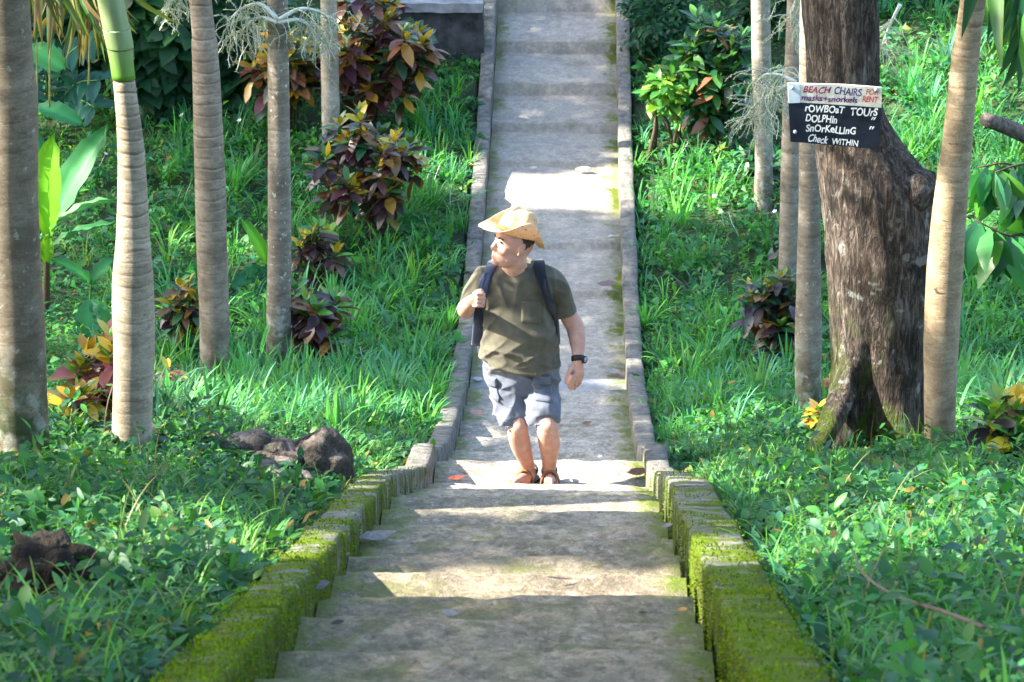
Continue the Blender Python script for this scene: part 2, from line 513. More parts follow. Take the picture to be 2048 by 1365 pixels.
HW = 0.575
def build_path():
    xs = np.linspace(-1, 1, 61)
    prof = []                               # (F, z, lip weight, tread index)
    for i in range(1, len(LIPS)):
        f0, f1, z = LIPS[i-1][0], LIPS[i][0], LIPS[i][1]
        up_next = i+1 < len(LIPS) and LIPS[i+1][1] > z
        prev_up = LIPS[i-1][1] < z
        n = 7
        for j in range(n):
            f = f0 + 0.006 + (f1-f0-0.05)*j/(n-1)
            zz = z if not prev_up else LIPS[i-1][1] + (z-LIPS[i-1][1])*(0.5+0.5*j/(n-1))
            prof.append((f, zz, 0.0, i))
        if not up_next:
            prof.append((f1-0.022, z-0.002, 0.6, i)); prof.append((f1-0.006, z-0.012, 1.0, i)); prof.append((f1, z-0.035, 1.0, i))
        else:
            prof.append((f1-0.01, z, 0.3, i))
    V = []
    for f, z, w, i in prof:
        xr = HW-0.03 + 0.045*float(sstep(11, 15.5, f))
        for u_ in xs:
            x = (xr-HW)/2 + u_*(xr+HW)/2
            e = abs(x)/HW
            dz = 0.009*nz3(x*1.7, f*1.7, i*3.1) + 0.004*nz3(x*6, f*6, 4.0) + 0.004*nz3(x*17, f*17, 9.0)
            dz += 0.014*nz3(x*0.9, i*7.7, 2.0)
            chip = max(0.0, nz3(x*5.0, i*5.3, 20.0)-0.15)*0.09*w
            df = w*(0.022*nz3(x*2.2, i*9.1, 1.0)+0.008*nz3(x*11, i*4.0, 7.0)) - chip
            dz -= 0.012*max(0.0, e-0.85)/0.15*abs(nz3(x*8, f*5, 31.0))*2
            V.append((x, f+df, z+dz-chip*0.25))
    n, m = len(xs), len(prof)
    Fc = [(j*n+i, j*n+i+1, (j+1)*n+i+1, (j+1)*n+i) for j in range(m-1) for i in range(n-1)]
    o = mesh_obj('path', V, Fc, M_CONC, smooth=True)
    tag(o, kind='structure')
build_path()

def build_kerb(side):
    sgn = side
    fs = []
    f = 4.2
    segs = []
    r = random.Random(3 if side < 0 else 9)
    while f < 32:
        L = r.uniform(1.1, 2.0)
        segs.append((f, f+L, r.uniform(-0.004, 0.004), r.uniform(-0.002, 0.002)))
        f += L
    V, Fc = [], []
    for a, b, dzs, dxs in segs:
        n = max(4, int((b-a)/0.07))
        rings = []
        for j in range(n+1):
            f = a + 0.003 + (b-a-0.006)*j/n
            top = float(nose(f)) + 0.088 + dzs
            if f > 23: top -= 0.0
            wd = float(np.interp(f, [11, 14.5], [0.180 if sgn > 0 else 0.140, 0.128]))
            e = 0.004 if j in (0, n) else 0.0
            inn, out = HW+0.004+dxs, HW+0.004+wd+dxs
            low = float(nose(f)) - 0.55
            sec = [(inn, low), (inn, top-0.20), (inn, top-0.11), (inn+0.001, top-0.05), (inn+0.003+e*0.6, top-0.010-e), (inn+0.011+e*0.6, top-0.001-e),
                   (inn+wd*0.35, top-e*0.6), (inn+wd*0.65, top-e*0.6), (out-0.012, top-0.002-e), (out-0.003, top-0.012-e), (out, top-0.07), (out, top-0.2), (out, low)]
            ring = []
            for (x, z) in sec:
                q = 0.006*nz3(x*5+side*5, f*3.5, z*5)+0.0025*nz3(x*12, f*9, z*12+side)
                lowq = 0.006*nz3(f*1.9, side*3.0, 5.0)
                worn_lit = max(0, nz3(f*2.6, x*6, side*8.0)-0.3)*0.022
                ring.append((sgn*(x+q+lowq), f+0.3*q, z+q+lowq-worn_lit))
            rings.append(ring)
        k = len(rings[0]); base = len(V)
        for ring in rings: V += ring
        for j in range(n):
            for i in range(k-1):
                qd = (base+j*k+i, base+j*k+i+1, base+(j+1)*k+i+1, base+(j+1)*k+i)
                Fc.append(qd if sgn > 0 else qd[::-1])
        Fc.append(tuple(base+i for i in range(k))[::1 if sgn < 0 else -1])
        Fc.append(tuple(base+n*k+i for i in range(k))[::-1 if sgn < 0 else 1])
    o = mesh_obj('kerb', V, Fc, M_KERB, smooth=True)
    tag(o, kind='structure')
build_kerb(-1); build_kerb(1)

# ---------------------------------------------------------------- leaf templates and baking
def leaf_template(w=0.5, fold=0.18, droop=0.25, kind='oval'):
    """length 1 along +x, width w, normal +z; 11 vertices, 12 triangles"""
    st = {'oval': [(0.25, 0.80), (0.52, 1.0), (0.78, 0.68)], 'heart': [(0.10, 0.85), (0.32, 1.0), (0.68, 0.58)],
          'lance': [(0.22, 0.72), (0.5, 1.0), (0.8, 0.5)]}[kind]
    V = [(0, 0, 0)]
    for x, h in st:
        z = -droop*x*x
        V += [(x, 0, z), (x, h*w/2, z+fold*h*w/2*2*0.5), (x, -h*w/2, z+fold*h*w/2*2*0.5)]
    V.append((1, 0, -droop))
    T = [(0, 1, 2), (0, 3, 1)]
    for k in range(2):
        a, b = 1+3*k, 4+3*k
        T += [(a, b, b+1), (a, b+1, a+1), (a, a+2, b+2), (a, b+2, b)]
    T += [(7, 10, 8), (7, 9, 10)]
    return np.array(V, float), np.array(T)

def small_leaf(w=0.55, fold=0.15, droop=0.2):
    V = np.array([(0, 0, 0), (0.42, w/2, fold*w), (0.42, -w/2, fold*w), (0.5, 0, 0), (1, 0, -droop)], float)
    T = np.array([(0, 3, 1), (0, 2, 3), (1, 3, 4), (3, 2, 4)])
    return V, T

def blade_template(bend=0.8, w=0.05, n=4):
    V, T = [], []
    for i in range(n+1):
        t = i/n
        a = bend*t
        x = math.sin(a)*t*0.9; z = math.cos(a*0.95)*t if bend < 1.2 else (math.sin(min(a, 2.2))/max(bend, .1))*1.0
        ww = w*(1-t**1.6)*0.5 + 0.001
        V += [(x, ww, z), (x, -ww, z)]
    for i in range(n):
        a = 2*i
        T += [(a, a+1, a+3), (a, a+3, a+2)]
    return np.array(V, float), np.array(T)

def bake(tV, tT, pos, ax, ay, az, sc):
    sc = np.asarray(sc)
    if sc.ndim == 1: sc = sc[:, None].repeat(3, 1)
    w = (pos[:, None, :] + tV[None, :, 0:1]*(ax*sc[:, 0:1])[:, None, :] + tV[None, :, 1:2]*(ay*sc[:, 1:2])[:, None, :] + tV[None, :, 2:3]*(az*sc[:, 2:3])[:, None, :])
    n, k = len(pos), len(tV)
    T = tT[None] + (np.arange(n)*k)[:, None, None]
    return w.reshape(-1, 3), T.reshape(-1, 3)

def nrm(v):
    return v/np.maximum(np.linalg.norm(v, axis=-1, keepdims=True), 1e-9)

def frames(d, up=None):
    """growth direction d, leaf face towards up"""
    d = nrm(d)
    if up is None: up = np.tile([0, 0, 1.0], (len(d), 1))
    s = nrm(np.cross(up, d)); n = np.cross(d, s)
    return d, s, n

def cat(chunks):
    V, T, C, o = [], [], [], 0
    for v, t, c in chunks:
        V.append(v); T.append(t+o); C.append(c); o += len(v)
    return np.concatenate(V), np.concatenate(T), np.concatenate(C)

LEAF_O = leaf_template(0.42, 0.20, 0.22, 'oval')
LEAF_L = leaf_template(0.30, 0.22, 0.28, 'lance')
LEAF_H = leaf_template(0.80, 0.12, 0.18, 'heart')
SMALL = small_leaf()
ROUND = leaf_template(0.52, 0.16, 0.25, 'oval')

GREENS = np.array([(0.022, 0.12, 0.035), (0.036, 0.18, 0.038), (0.055, 0.24, 0.042), (0.028, 0.15, 0.062), (0.048, 0.20, 0.09), (0.09, 0.29, 0.035)])

GREENS = GREENS*np.array([1.10, 1.02, 0.98])
def pick(palette, n, w=None, jit=0.25):
    p = np.asarray(palette)
    c = p[rng.choice(len(p), n, p=None if w is None else np.array(w)/sum(w))]
    return np.clip(c*(1+jit*rng.standard_normal((n, 1))*0.6)*(1+0.10*rng.standard_normal((n, 3))), 0.004, 0.8)

def in_wedge(x, F, m=1.0):
    d = F*0.94 + 2.6
    c = CAM[0] - F*math.tan(YAW)
    return np.abs(x-c) < d*1024/FPX + m

# bare or low spots round tree feet and stumps (picture x, y, half width, half height)
CLEAR = [(265, 915, 75, 35), (40, 945, 90, 35), (1760, 935, 165, 55), (1885, 915, 60, 40), (545, 950, 165, 55), (1617, 850, 50, 35), (100, 1185, 95, 75), (428, 780, 50, 30), (556, 750, 45, 30), (200, 870, 70, 40), (2000, 920, 70, 40), (630, 740, 60, 25)]
def clearing(px, py):
    c = np.zeros(len(px))
    for a, b, w, h in CLEAR:
        c = np.maximum(c, np.exp(-(((px-a)/w)**4+((py-b)/h)**4)))
    return c
# ---------------------------------------------------------------- low plants over the ground
def scatter(nc, f0, f1, power=1.0):
    out = []
    tot = 0
    while tot < nc:
        F = f0 + (f1-f0)*rng.random(nc*2)**power
        x = rng.uniform(-8, 8, nc*2)
        k = in_wedge(x, F) & (np.abs(x) > np.where(F > 13.5, 0.712, 0.775))
        out.append(np.stack([x[k], F[k]], 1)); tot += k.sum()
    return np.concatenate(out)[:nc]

def build_ground_cover():
    ch = []
    for (nc, f0, f1, size, kmin, kmax, hgt) in ((13500, 4.6, 12.0, 0.044, 8, 14, 0.12), (19000, 11.0, 19.0, 0.046, 7, 11, 0.12), (18000, 18.0, 33.0, 0.066, 7, 11, 0.15)):
        c = scatter(nc, f0, f1)
        c = c[(wob(c[:, 0]*3.1+2, c[:, 1]*2.7) > -0.55) | (rng.random(len(c)) < 0.25)]
        nc = len(c)
        x, F = c[:, 0], c[:, 1]
        clump = 0.55+0.45*wob(x*1.9+5, F*1.9)
        close = sstep(0.75, 1.15, np.abs(x))
        h = hgt*(0.5+0.9*np.clip(clump, 0, 1.2))*(0.35+0.65*close)*rng.uniform(0.5, 1.3, nc)
        qx, qy, _ = proj(np.stack([x, F, ground(x, F)], 1))
        cl = clearing(qx, qy)
        h = h*(1-0.75*cl)
        k = np.maximum(3, (rng.integers(kmin, kmax, nc)*(1-0.55*cl)).astype(int))
        rep = np.repeat(np.arange(nc), k)
        n = len(rep)
        az = rng.uniform(0, 2*np.pi, n)
        lev = rng.random(n)
        rr = rng.uniform(0.0, 0.06, n)*(0.5+lev)
        zz = ground(x, F)[rep] + h[rep]*(0.15+0.9*lev)
        pos = np.stack([x[rep]+rr*np.cos(az), F[rep]+rr*np.sin(az), zz], 1)
        tilt = rng.normal(0.15, 0.55, n)
        d = np.stack([np.cos(az)*np.cos(tilt), np.sin(az)*np.cos(tilt), np.sin(tilt)], 1)
        up = np.stack([rng.normal(0, 0.5, n), rng.normal(-0.1, 0.5, n), np.ones(n)], 1)
        ax, ay, an = frames(d, up)
        s = size*np.clip(rng.lognormal(0, 0.33, n), 0.4, 1.7)*(0.75+0.45*np.clip(clump[rep], 0, 1))
        sp_ = rng.choice(3, nc, p=[0.30, 0.45, 0.25])[rep]          # three sorts of leaf growing mixed together
        s = s*np.array([1.25, 0.85, 0.55])[sp_]*rng.lognormal(0, 0.25, nc)[rep]
        s = np.minimum(s, 0.062 if f0 < 18 else 0.10)
        wf = np.array([1.05, 0.5, 0.8])[sp_]
        tm = ROUND if f0 < 12 else SMALL
        tall = (rng.random(nc) < 0.05)[rep]
        pos[:, 2] += tall*rng.uniform(0.0, 0.14, n)*(np.abs(pos[:, 0]) > 0.9)
        ptint = pick(GREENS, nc, [3, 4, 3, 3, 3, 1.2], 0.22)
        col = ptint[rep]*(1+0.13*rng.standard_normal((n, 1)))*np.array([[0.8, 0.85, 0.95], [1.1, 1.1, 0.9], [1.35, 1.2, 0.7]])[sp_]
        if f0 < 12: col = col*np.array([0.90, 0.86, 0.92])*np.where(x < 0, 0.86, 1.0)[rep][:, None]  # near leaves darkened, more on the left, to paint in deeper shade
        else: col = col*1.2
        tired = rng.random(n) < 0.018
        col[tired] = (0.24, 0.17, 0.05)
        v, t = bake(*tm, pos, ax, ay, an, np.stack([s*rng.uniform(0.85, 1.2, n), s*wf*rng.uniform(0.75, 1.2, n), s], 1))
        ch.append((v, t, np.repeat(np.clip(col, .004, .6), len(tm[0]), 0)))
    V, T, C = cat(ch)
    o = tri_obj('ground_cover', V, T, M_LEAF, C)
    tag(o, 'low leafy green ground cover on both sides of the path', kind='stuff')
build_ground_cover()

def build_moss():
    """short fuzz over the nearer kerb stones and at the step ends"""
    n = 52000
    F = 5.0+9.5*rng.random(n)**1.25
    side = np.where(rng.random(n) < 0.5, -1.0, 1.0)
    u = rng.random(n)
    top = nose(F)+0.088
    face = u < 0.42
    inn = HW+0.006
    x = np.where(face, inn-0.002, inn+np.where(side > 0, 0.185, 0.145)*rng.random(n))
    z = np.where(face, top-0.22*rng.random(n), top+0.002)
    gr = (u > 0.93)
    x = np.where(gr, HW-0.10*rng.random(n)**2, x)
    z = np.where(gr, LZ[np.minimum(np.searchsorted(LF, F), len(LZ)-1)]+0.004, z)
    w = wob(x*9+3*side, F*7)*0.5+wob(x*23, F*19+side)*0.5+0.7*(11.0-F)/6
    k = w > rng.normal(0.45, 0.30, n)
    k &= ~(gr & (side < 0) & (rng.random(n) < 0.6))
    x, z, F, side, face = (x*side)[k], z[k], F[k], side[k], face[k]
    n = len(x)
    pos = np.stack([x, F, z], 1)
    out = np.stack([-side, np.zeros(n), np.full(n, -0.25)], 1)*face[:, None] + np.array([0, 0, 1.0])*(~face)[:, None]
    d = out+rng.normal(0, 0.6, (n, 3))
    a, s_, nn = frames(d, np.tile([0.3, -0.8, 0.5], (n, 1)))
    v, t = bake(*SMALL, pos, a, s_, nn, 0.0075*rng.lognormal(0, 0.3, n))
    o = tri_obj('moss', v, t, M_MOSS, np.repeat(pick([(0.09, 0.16, 0.003), (0.14, 0.22, 0.004), (0.07, 0.13, 0.003), (0.18, 0.25, 0.01)], n), 5, 0))
    tag(o, 'yellow-green moss on the nearer kerb stones and step ends', kind='stuff')
build_moss()

def arch_blade(bend):
    V, T = [], []
    n = 6
    p = np.array([0.0, 0.0]); a = 0.12
    pts = [p.copy()]
    for i in range(n):
        p = p + np.array([math.sin(a), math.cos(a)])/n
        a += bend/n*(0.5+i/n)
        pts.append(p.copy())
    for i, q in enumerate(pts):
        t = i/n
        w = 0.052*(0.55+0.9*t)*(1-t)**0.55 if t < 1 else 0.0005
        V += [(q[0], w/2+0.0004, q[1]), (q[0], -w/2-0.0004, q[1])]
    for i in range(n):
        a = 2*i
        T += [(a, a+1, a+3), (a, a+3, a+2)]
    return np.array(V), np.array(T)
ARCH = [arch_blade(b) for b in (0.5, 1.1, 1.7, 2.3)]

def build_weeds():
    """short narrow-bladed weeds growing through the broad leaves"""
    c = np.concatenate([scatter(5200, 4.8, 14.0), scatter(5200, 12.0, 20.0)])
    qx, qy, _ = proj(np.stack([c[:, 0], c[:, 1], ground(c[:, 0], c[:, 1])], 1))
    c = c[(wob(c[:, 0]*2.3+7, c[:, 1]*2.1+1) > -0.25+0.9*clearing(qx, qy)) & (np.abs(c[:, 0]) > 0.82)]
    nc = len(c)
    k = rng.integers(4, 10, nc); rep_ = np.repeat(np.arange(nc), k); n = len(rep_)
    az = rng.uniform(0, 2*np.pi, n)
    pos = np.stack([c[rep_, 0]+rng.normal(0, .02, n), c[rep_, 1]+rng.normal(0, .02, n), ground(c[:, 0], c[:, 1])[rep_]], 1)
    H = np.stack([np.cos(az), np.sin(az), np.zeros(n)], 1)
    lean = rng.normal(0.3, 0.3, n)
    up = nrm(np.stack([np.cos(az)*np.sin(lean), np.sin(az)*np.sin(lean), np.cos(lean)], 1))
    side = nrm(np.cross(up, H)); fwd = np.cross(side, up)
    ln = (rng.uniform(0.09, 0.24, nc)[rep_])*rng.uniform(0.6, 1.1, n)
    tv, tt = ARCH[2]
    v, t = bake(tv, tt, pos, fwd, side, up, np.stack([ln, np.full(n, 0.14)*rng.uniform(0.6, 1.3, n), ln], 1))
    col = np.clip(pick([(0.06, 0.24, 0.04), (0.10, 0.30, 0.04), (0.05, 0.20, 0.07), (0.16, 0.27, 0.05)], nc)[rep_]*(1+0.12*rng.standard_normal((n, 1))), .004, .6)
    o = tri_obj('weeds', v, t, M_LEAF, np.repeat(col, len(tv), 0))
    tag(o, 'short narrow-bladed weeds growing through the low leafy plants', kind='stuff')
build_weeds()

def build_stalks():
    """thin bare and seeding stalks standing through the low plants"""
    c = scatter(900, 5.0, 30.0)
    c = c[np.abs(c[:, 0]) > 0.95]
    n = len(c)
    pos = np.stack([c[:, 0], c[:, 1], ground(c[:, 0], c[:, 1])], 1)
    az = rng.uniform(0, 2*np.pi, n)
    H = np.stack([np.cos(az), np.sin(az), np.zeros(n)], 1)
    lean = rng.normal(0.15, 0.3, n)
    up = nrm(np.stack([np.cos(az)*np.sin(lean), np.sin(az)*np.sin(lean), np.cos(lean)], 1))
    side = nrm(np.cross(up, H)); fwd = np.cross(side, up)
    ln = rng.uniform(0.15, 0.36, n)
    tv, tt = ARCH[1]
    v, t = bake(tv, tt, pos, fwd, side, up, np.stack([ln, np.full(n, 0.13), ln], 1))
    col = pick([(0.22, 0.19, 0.07), (0.12, 0.16, 0.04), (0.25, 0.24, 0.12), (0.10, 0.07, 0.04)], n)
    o = tri_obj('dry_stalks', v, t, M_LEAF, np.repeat(col, len(tv), 0))
    tag(o, 'thin dry stalks standing through the low green plants', kind='stuff')
build_stalks()

def build_grass():
    c = scatter(14000, 5.0, 32.0)
    x, F = c[:, 0], c[:, 1]
    px, py, _ = proj(np.stack([x, F, ground(x, F)], 1))
    den = np.full(len(x), 0.07)
    den += 0.85*np.exp(-(((px-640)/300)**2 + ((py-800)/110)**2))
    den += 0.55*np.exp(-(((px-800)/170)**2 + ((py-560)/170)**2))
    den += 0.6*np.exp(-(((px-880)/90)**2 + ((py-290)/110)**2))
    den += 0.5*np.exp(-(((px-430)/90)**2 + ((py-390)/120)**2))
    den += 0.75*np.exp(-(((px-1360)/90)**2 + ((py-760)/210)**2))
    den += 0.6*np.exp(-(((px-1960)/130)**2 + ((py-650)/190)**2))
    den += 0.5*np.exp(-(((px-1880)/160)**2 + ((py-220)/190)**2))
    den += 0.45*np.exp(-(((px-1310)/40)**2 + ((py-400)/70)**2))
    den *= np.where((py > 930), 0.35, 1.0)
    den *= 1-0.97*clearing(px, py)
    den = np.where((py > 880) & (py < 1010), den*0.35, den)
    keep = rng.random(len(x)) < den*0.78
    x, F, px, py = x[keep], F[keep], px[keep], py[keep]
    nc = len(x)
    k = rng.integers(9, 22, nc)
    rep = np.repeat(np.arange(nc), k)
    n = len(rep)
    az = rng.uniform(0, 2*np.pi, n)
    rr = 0.05*np.sqrt(rng.random(n))
    pos = np.stack([x[rep]+rr*np.cos(az), F[rep]+rr*np.sin(az), ground(x, F)[rep]-0.02], 1)
    az = az + rng.normal(0, 0.5, n)
    H = np.stack([np.cos(az), np.sin(az), np.zeros(n)], 1)
    lean = rng.normal(0.15, 0.22, n)
    up = nrm(np.stack([np.cos(az)*np.sin(lean), np.sin(az)*np.sin(lean), np.cos(lean)], 1))
    side = nrm(np.cross(up, H)); fwd = np.cross(side, up)
    ln = (0.34*rng.lognormal(0, 0.25, nc))[rep]*rng.uniform(0.55, 1.15, n)
    ln = np.minimum(ln, 0.42)
    near = np.abs(x[rep]) < 1.0
    ln = np.where(near, ln*0.75, ln)
    ln = np.where((py > 900)[rep], ln*0.6, ln)
    ptint = pick([(0.055, 0.25, 0.075), (0.075, 0.30, 0.065), (0.08, 0.28, 0.15), (0.12, 0.36, 0.06)], nc, [3, 3, 3, 1.3], 0.2)
    col = np.clip(ptint[rep]*(1+0.12*rng.standard_normal((n, 1))), .004, .6)
    ch = []
    which = rng.choice(4, n, p=[0.25, 0.35, 0.27, 0.13])
    for b in range(4):
        m = which == b
        tv, tt = ARCH[b]
        v, t = bake(tv, tt, pos[m], fwd[m], side[m], up[m], np.stack([ln[m], ln[m]*rng.uniform(0.7, 1.25, m.sum()), ln[m]], 1))
        ch.append((v, t, np.repeat(col[m], len(tv), 0)))
    V, T, C = cat(ch)
    o = tri_obj('grass', V, T, M_LEAF, C)
    tag(o, 'long arching green grass in loose tufts beside the path', kind='stuff')
build_grass()

# ---------------------------------------------------------------- palms
def palm(label, ctrl, F, z0=None, ring=14.0, tint=(1, 1, 1), lichen=0.5, seg=22, extra=2.2, shaft=None, group='slender palms around the path', dark=0.2, fade=(0.8, 2.6), rs=0.7):
    """ctrl: (px, py, width px) from the top of the picture down to the foot"""
    bx, by, bw = ctrl[-1]
    b = P(bx, by, F); g = float(ground(b.x, F))
    t = empty('palm_tree', (b.x, F, g))
    tag(t, label, 'palm tree', group)
    rows = []
    for px, py, w in ctrl:
        q = P(px, py, F); rows.append((q.x, q.z, w/pxm(q)/2))
    rows.append((rows[-1][0], g-0.25, rows[-1][2]*1.03))
    d = np.array(rows[0]) - np.array(rows[1])
    top = np.array(rows[0]) + d/abs(d[1])*extra
    rows.insert(0, (top[0], top[1], rows[0][2]*0.92))
    rows = smooth_pts(rows, 110)
    zs = P(*shaft, F).z if shaft else None
    def build(sel, name, mat, parent):
        V, Fc = [], []
        sel = list(sel)
        for i in sel:
            x, z, r = rows[i]
            for k in range(seg):
                a = 2*math.pi*k/seg
                rr = r*(1+0.035*nz3(math.cos(a)*1.3+F, math.sin(a)*1.3, z*2.3)+0.02*nz3(z*9, F, 1.0))
                V.append((x+rr*math.cos(a), F+rr*math.sin(a), z))
        n = len(sel)
        for j in range(n-1):
            for k in range(seg):
                Fc.append((j*seg+k, (j+1)*seg+k, (j+1)*seg+(k+1) % seg, j*seg+(k+1) % seg))
        Fc.append(tuple(range(seg))); Fc.append(tuple(range((n-1)*seg, n*seg))[::-1])
        return mesh_obj(name, V, Fc, mat, parent)
    mat = palm_mat('palm_bark', tint, ring, lichen, g, dark, fade, rs)
    if zs is None:
        build(range(len(rows)), 'trunk', mat, t)
    else:
        k = int(np.argmin(np.abs(rows[:, 1]-zs)))
        build(range(k, len(rows)), 'trunk', mat, t)
        rows[:k+1, 2] *= 1.07
        m, nt, bb = new_mat('green_crownshaft')
        co = coords(nt, (20, 20, 3))
        sp = nt.nodes.new('ShaderNodeSeparateXYZ'); nt.links.new(coords(nt), sp.inputs[0])
        f = noise_n(nt, co, 1.0, 4)
        bc = ramp(nt, f, [(0.3, (0.13, 0.20, 0.075)), (0.7, (0.22, 0.29, 0.14))])
        low = maprange(nt, sp.outputs[2], zs+0.16, zs+0.01)
        bc = mix(nt, low, bc, (0.09, 0.22, 0.02))
        nt.links.new(bc, bb.inputs['Base Color']); bb.inputs['Roughness'].default_value = 0.45
        build(range(0, k+1), 'crownshaft', m, t)
    return t, mat

g1 = G(45, 925)
P1, _ = palm('thickest grey palm trunk, mossy at the foot, cut by the left edge of the photo',
     [(12, 0, 92), (22, 200, 106), (24, 430, 108), (34, 650, 112), (38, 800, 112), (44, 940, 116)], g1.y, ring=9, tint=(0.56, 0.52, 0.46), lichen=0.3, dark=0.34, fade=(1.0, 2.4), rs=0.35)  # tint lowered to paint this trunk as shaded
g2 = G(265, 900)
P2, _ = palm('curved palm with a smooth green upper stem and closely ringed, sunlit pale trunk',
     [(221, 0, 50), (233, 60, 52), (247, 155, 44), (262, 300, 54), (266, 450, 66), (266, 580, 84), (268, 700, 83), (265, 800, 80), (264, 905, 80)], g2.y, ring=20, lichen=0.1, shaft=(249, 155), tint=(1.12, 1.08, 1.0), dark=0.02, fade=(0.5, 1.0), rs=0.95)
g3 = G(428, 765)
P3, _ = palm('tall brown-ringed palm between the curved green-topped palm and the lichen-spotted one',
     [(401, 0, 45), (410, 100, 53), (418, 300, 60), (424, 500, 62), (429, 650, 60), (428, 765, 58)], g3.y, ring=13, tint=(0.98, 0.90, 0.86), lichen=0.15, fade=(0.7, 1.6), rs=0.75)
g4 = G(556, 735)
P4, _ = palm('slim palm with white flower stalks at its top and white lichen round its foot',
     [(555, 0, 41), (556, 90, 42), (558, 300, 45), (559, 500, 48), (557, 640, 49), (556, 735, 49)], g4.y, ring=10, tint=(0.9, 0.88, 0.88), lichen=0.9)
P5, _ = palm('pale grey palm standing behind the orange and purple leafed shrubs',
     [(657, 0, 33), (659, 100, 36), (661, 215, 37), (662, 265, 37)], 25.6, ring=6, tint=(1.15, 1.15, 1.15), lichen=0.5)
P8, _ = palm('far lichen-grey palm next to the glossy green shrub',
     [(1521, 0, 38), (1523, 120, 39), (1527, 260, 37), (1528, 345, 36)], 24.6, ring=5, tint=(1.0, 1.02, 1.0), lichen=0.8)
P9, _ = palm('plain grey palm half hidden behind the hand-painted sign',
     [(1592, 0, 36), (1588, 120, 37), (1583, 300, 42), (1580, 440, 42), (1578, 520, 42)], 22.6, ring=5, tint=(1.0, 0.97, 0.95), lichen=0.3)
g10 = G(1617, 835)
P10, _ = palm('slim grey palm close beside the left side of the big rough-barked tree',
     [(1620, 0, 40), (1619, 200, 42), (1619, 400, 44), (1618, 520, 48), (1617, 650, 53), (1616, 740, 53), (1616, 835, 50)], g10.y, ring=9, tint=(0.85, 0.83, 0.8), lichen=0.5, extra=1.0)
g7 = G(1880, 890)
P7, _ = palm('leaning tan palm with faint rings, right of the big rough-barked tree',
     [(1946, 0, 52), (1931, 110, 56), (1915, 280, 61), (1896, 460, 70), (1884, 650, 72), (1880, 780, 66), (1879, 890, 62)], g7.y, ring=13, tint=(1.08, 0.95, 0.74), lichen=0.12, dark=0.05, fade=(0.9, 2.4), rs=0.6)

# flower sprays under the palm crowns
M_STALK = plain('pale_flower_stalk', (0.55, 0.58, 0.52), 0.6, 0.3, 20, 0.12)
def spray(parent, F, stalks, seed, nr=34, ln=0.36):
    r = random.Random(seed)
    for pts in stalks:
        parts = []; pos, ddir = [], []
        w = [P(a, b, F + 0.05*i) for i, (a, b) in enumerate(pts)]
        c = smooth_pts([tuple(q) for q in w], 12)
        parts.append(tube(c, list(np.linspace(0.016, 0.005, 12)), 7))
        for k in range(nr):
            i = r.randint(3, 11)
            p = Vector(c[i]); d = Vector((r.gauss(0, 1), r.gauss(0, 0.8), r.gauss(-0.25, 0.7))).normalized()
            L = ln*r.uniform(0.5, 1.0); q = p.copy(); line = [q.copy()]
            for s in range(6):
                d = (d + Vector((r.gauss(0, 0.30), r.gauss(0, 0.30), r.gauss(-0.22, 0.2)))).normalized()
                q = q + d*(L/6); line.append(q.copy())
                for _ in range(5):
                    pos.append(q - d*(L/6)*r.random()); ddir.append((r.gauss(0, 1), r.gauss(0, 1), r.gauss(0, 1)))
            parts.append(tube(line, 0.0028, 3))
        V, Fc = merge(*parts)
        st = mesh_obj('flower_stalk', V, Fc, M_STALK, parent)
        pos = np.array(pos); a, b, c = frames(np.array(ddir))
        n = len(pos)
        v, t = bake(*SMALL, pos, a, b, c, 0.018*rng.uniform(0.6, 1.4, n))
        bud = tri_obj('flower_buds', v, t, M_LEAF, np.repeat(pick([(0.32, 0.38, 0.26), (0.24, 0.32, 0.17), (0.42, 0.44, 0.33)], n), 5, 0), parent)
        bud['kind'] = 'stuff'; bud.parent = st; bud.matrix_parent_inverse = Matrix.Identity(4)
spray(P4, g4.y-0.15, [[(556, 40), (520, 8), (480, 20), (455, 45)], [(556, 40), (600, 18), (640, 25), (672, 50)], [(556, 45), (520, 35), (495, 50), (480, 70)], [(556, 45), (600, 40), (625, 60), (640, 80)]], 1)
spray(P3, g3.y+0.25, [[(400, -20), (370, -12), (345, 5), (325, 20)]], 2, 30, 0.3)
spray(P9, 21.9, [[(1592, 165), (1565, 172), (1535, 195), (1505, 225)], [(1592, 165), (1560, 150), (1530, 150), (1505, 175)], [(1592, 165), (1560, 180), (1545, 215), (1520, 235)]], 3, 40, 0.42)
spray(P10, g10.y+0.4, [[(1600, -30), (1592, 5), (1585, 30), (1590, 50)]], 4, 26, 0.3)
spray(P7, 22.4, [[(1800, 10), (1785, 40), (1770, 75), (1762, 100)]], 5, 26, 0.36)

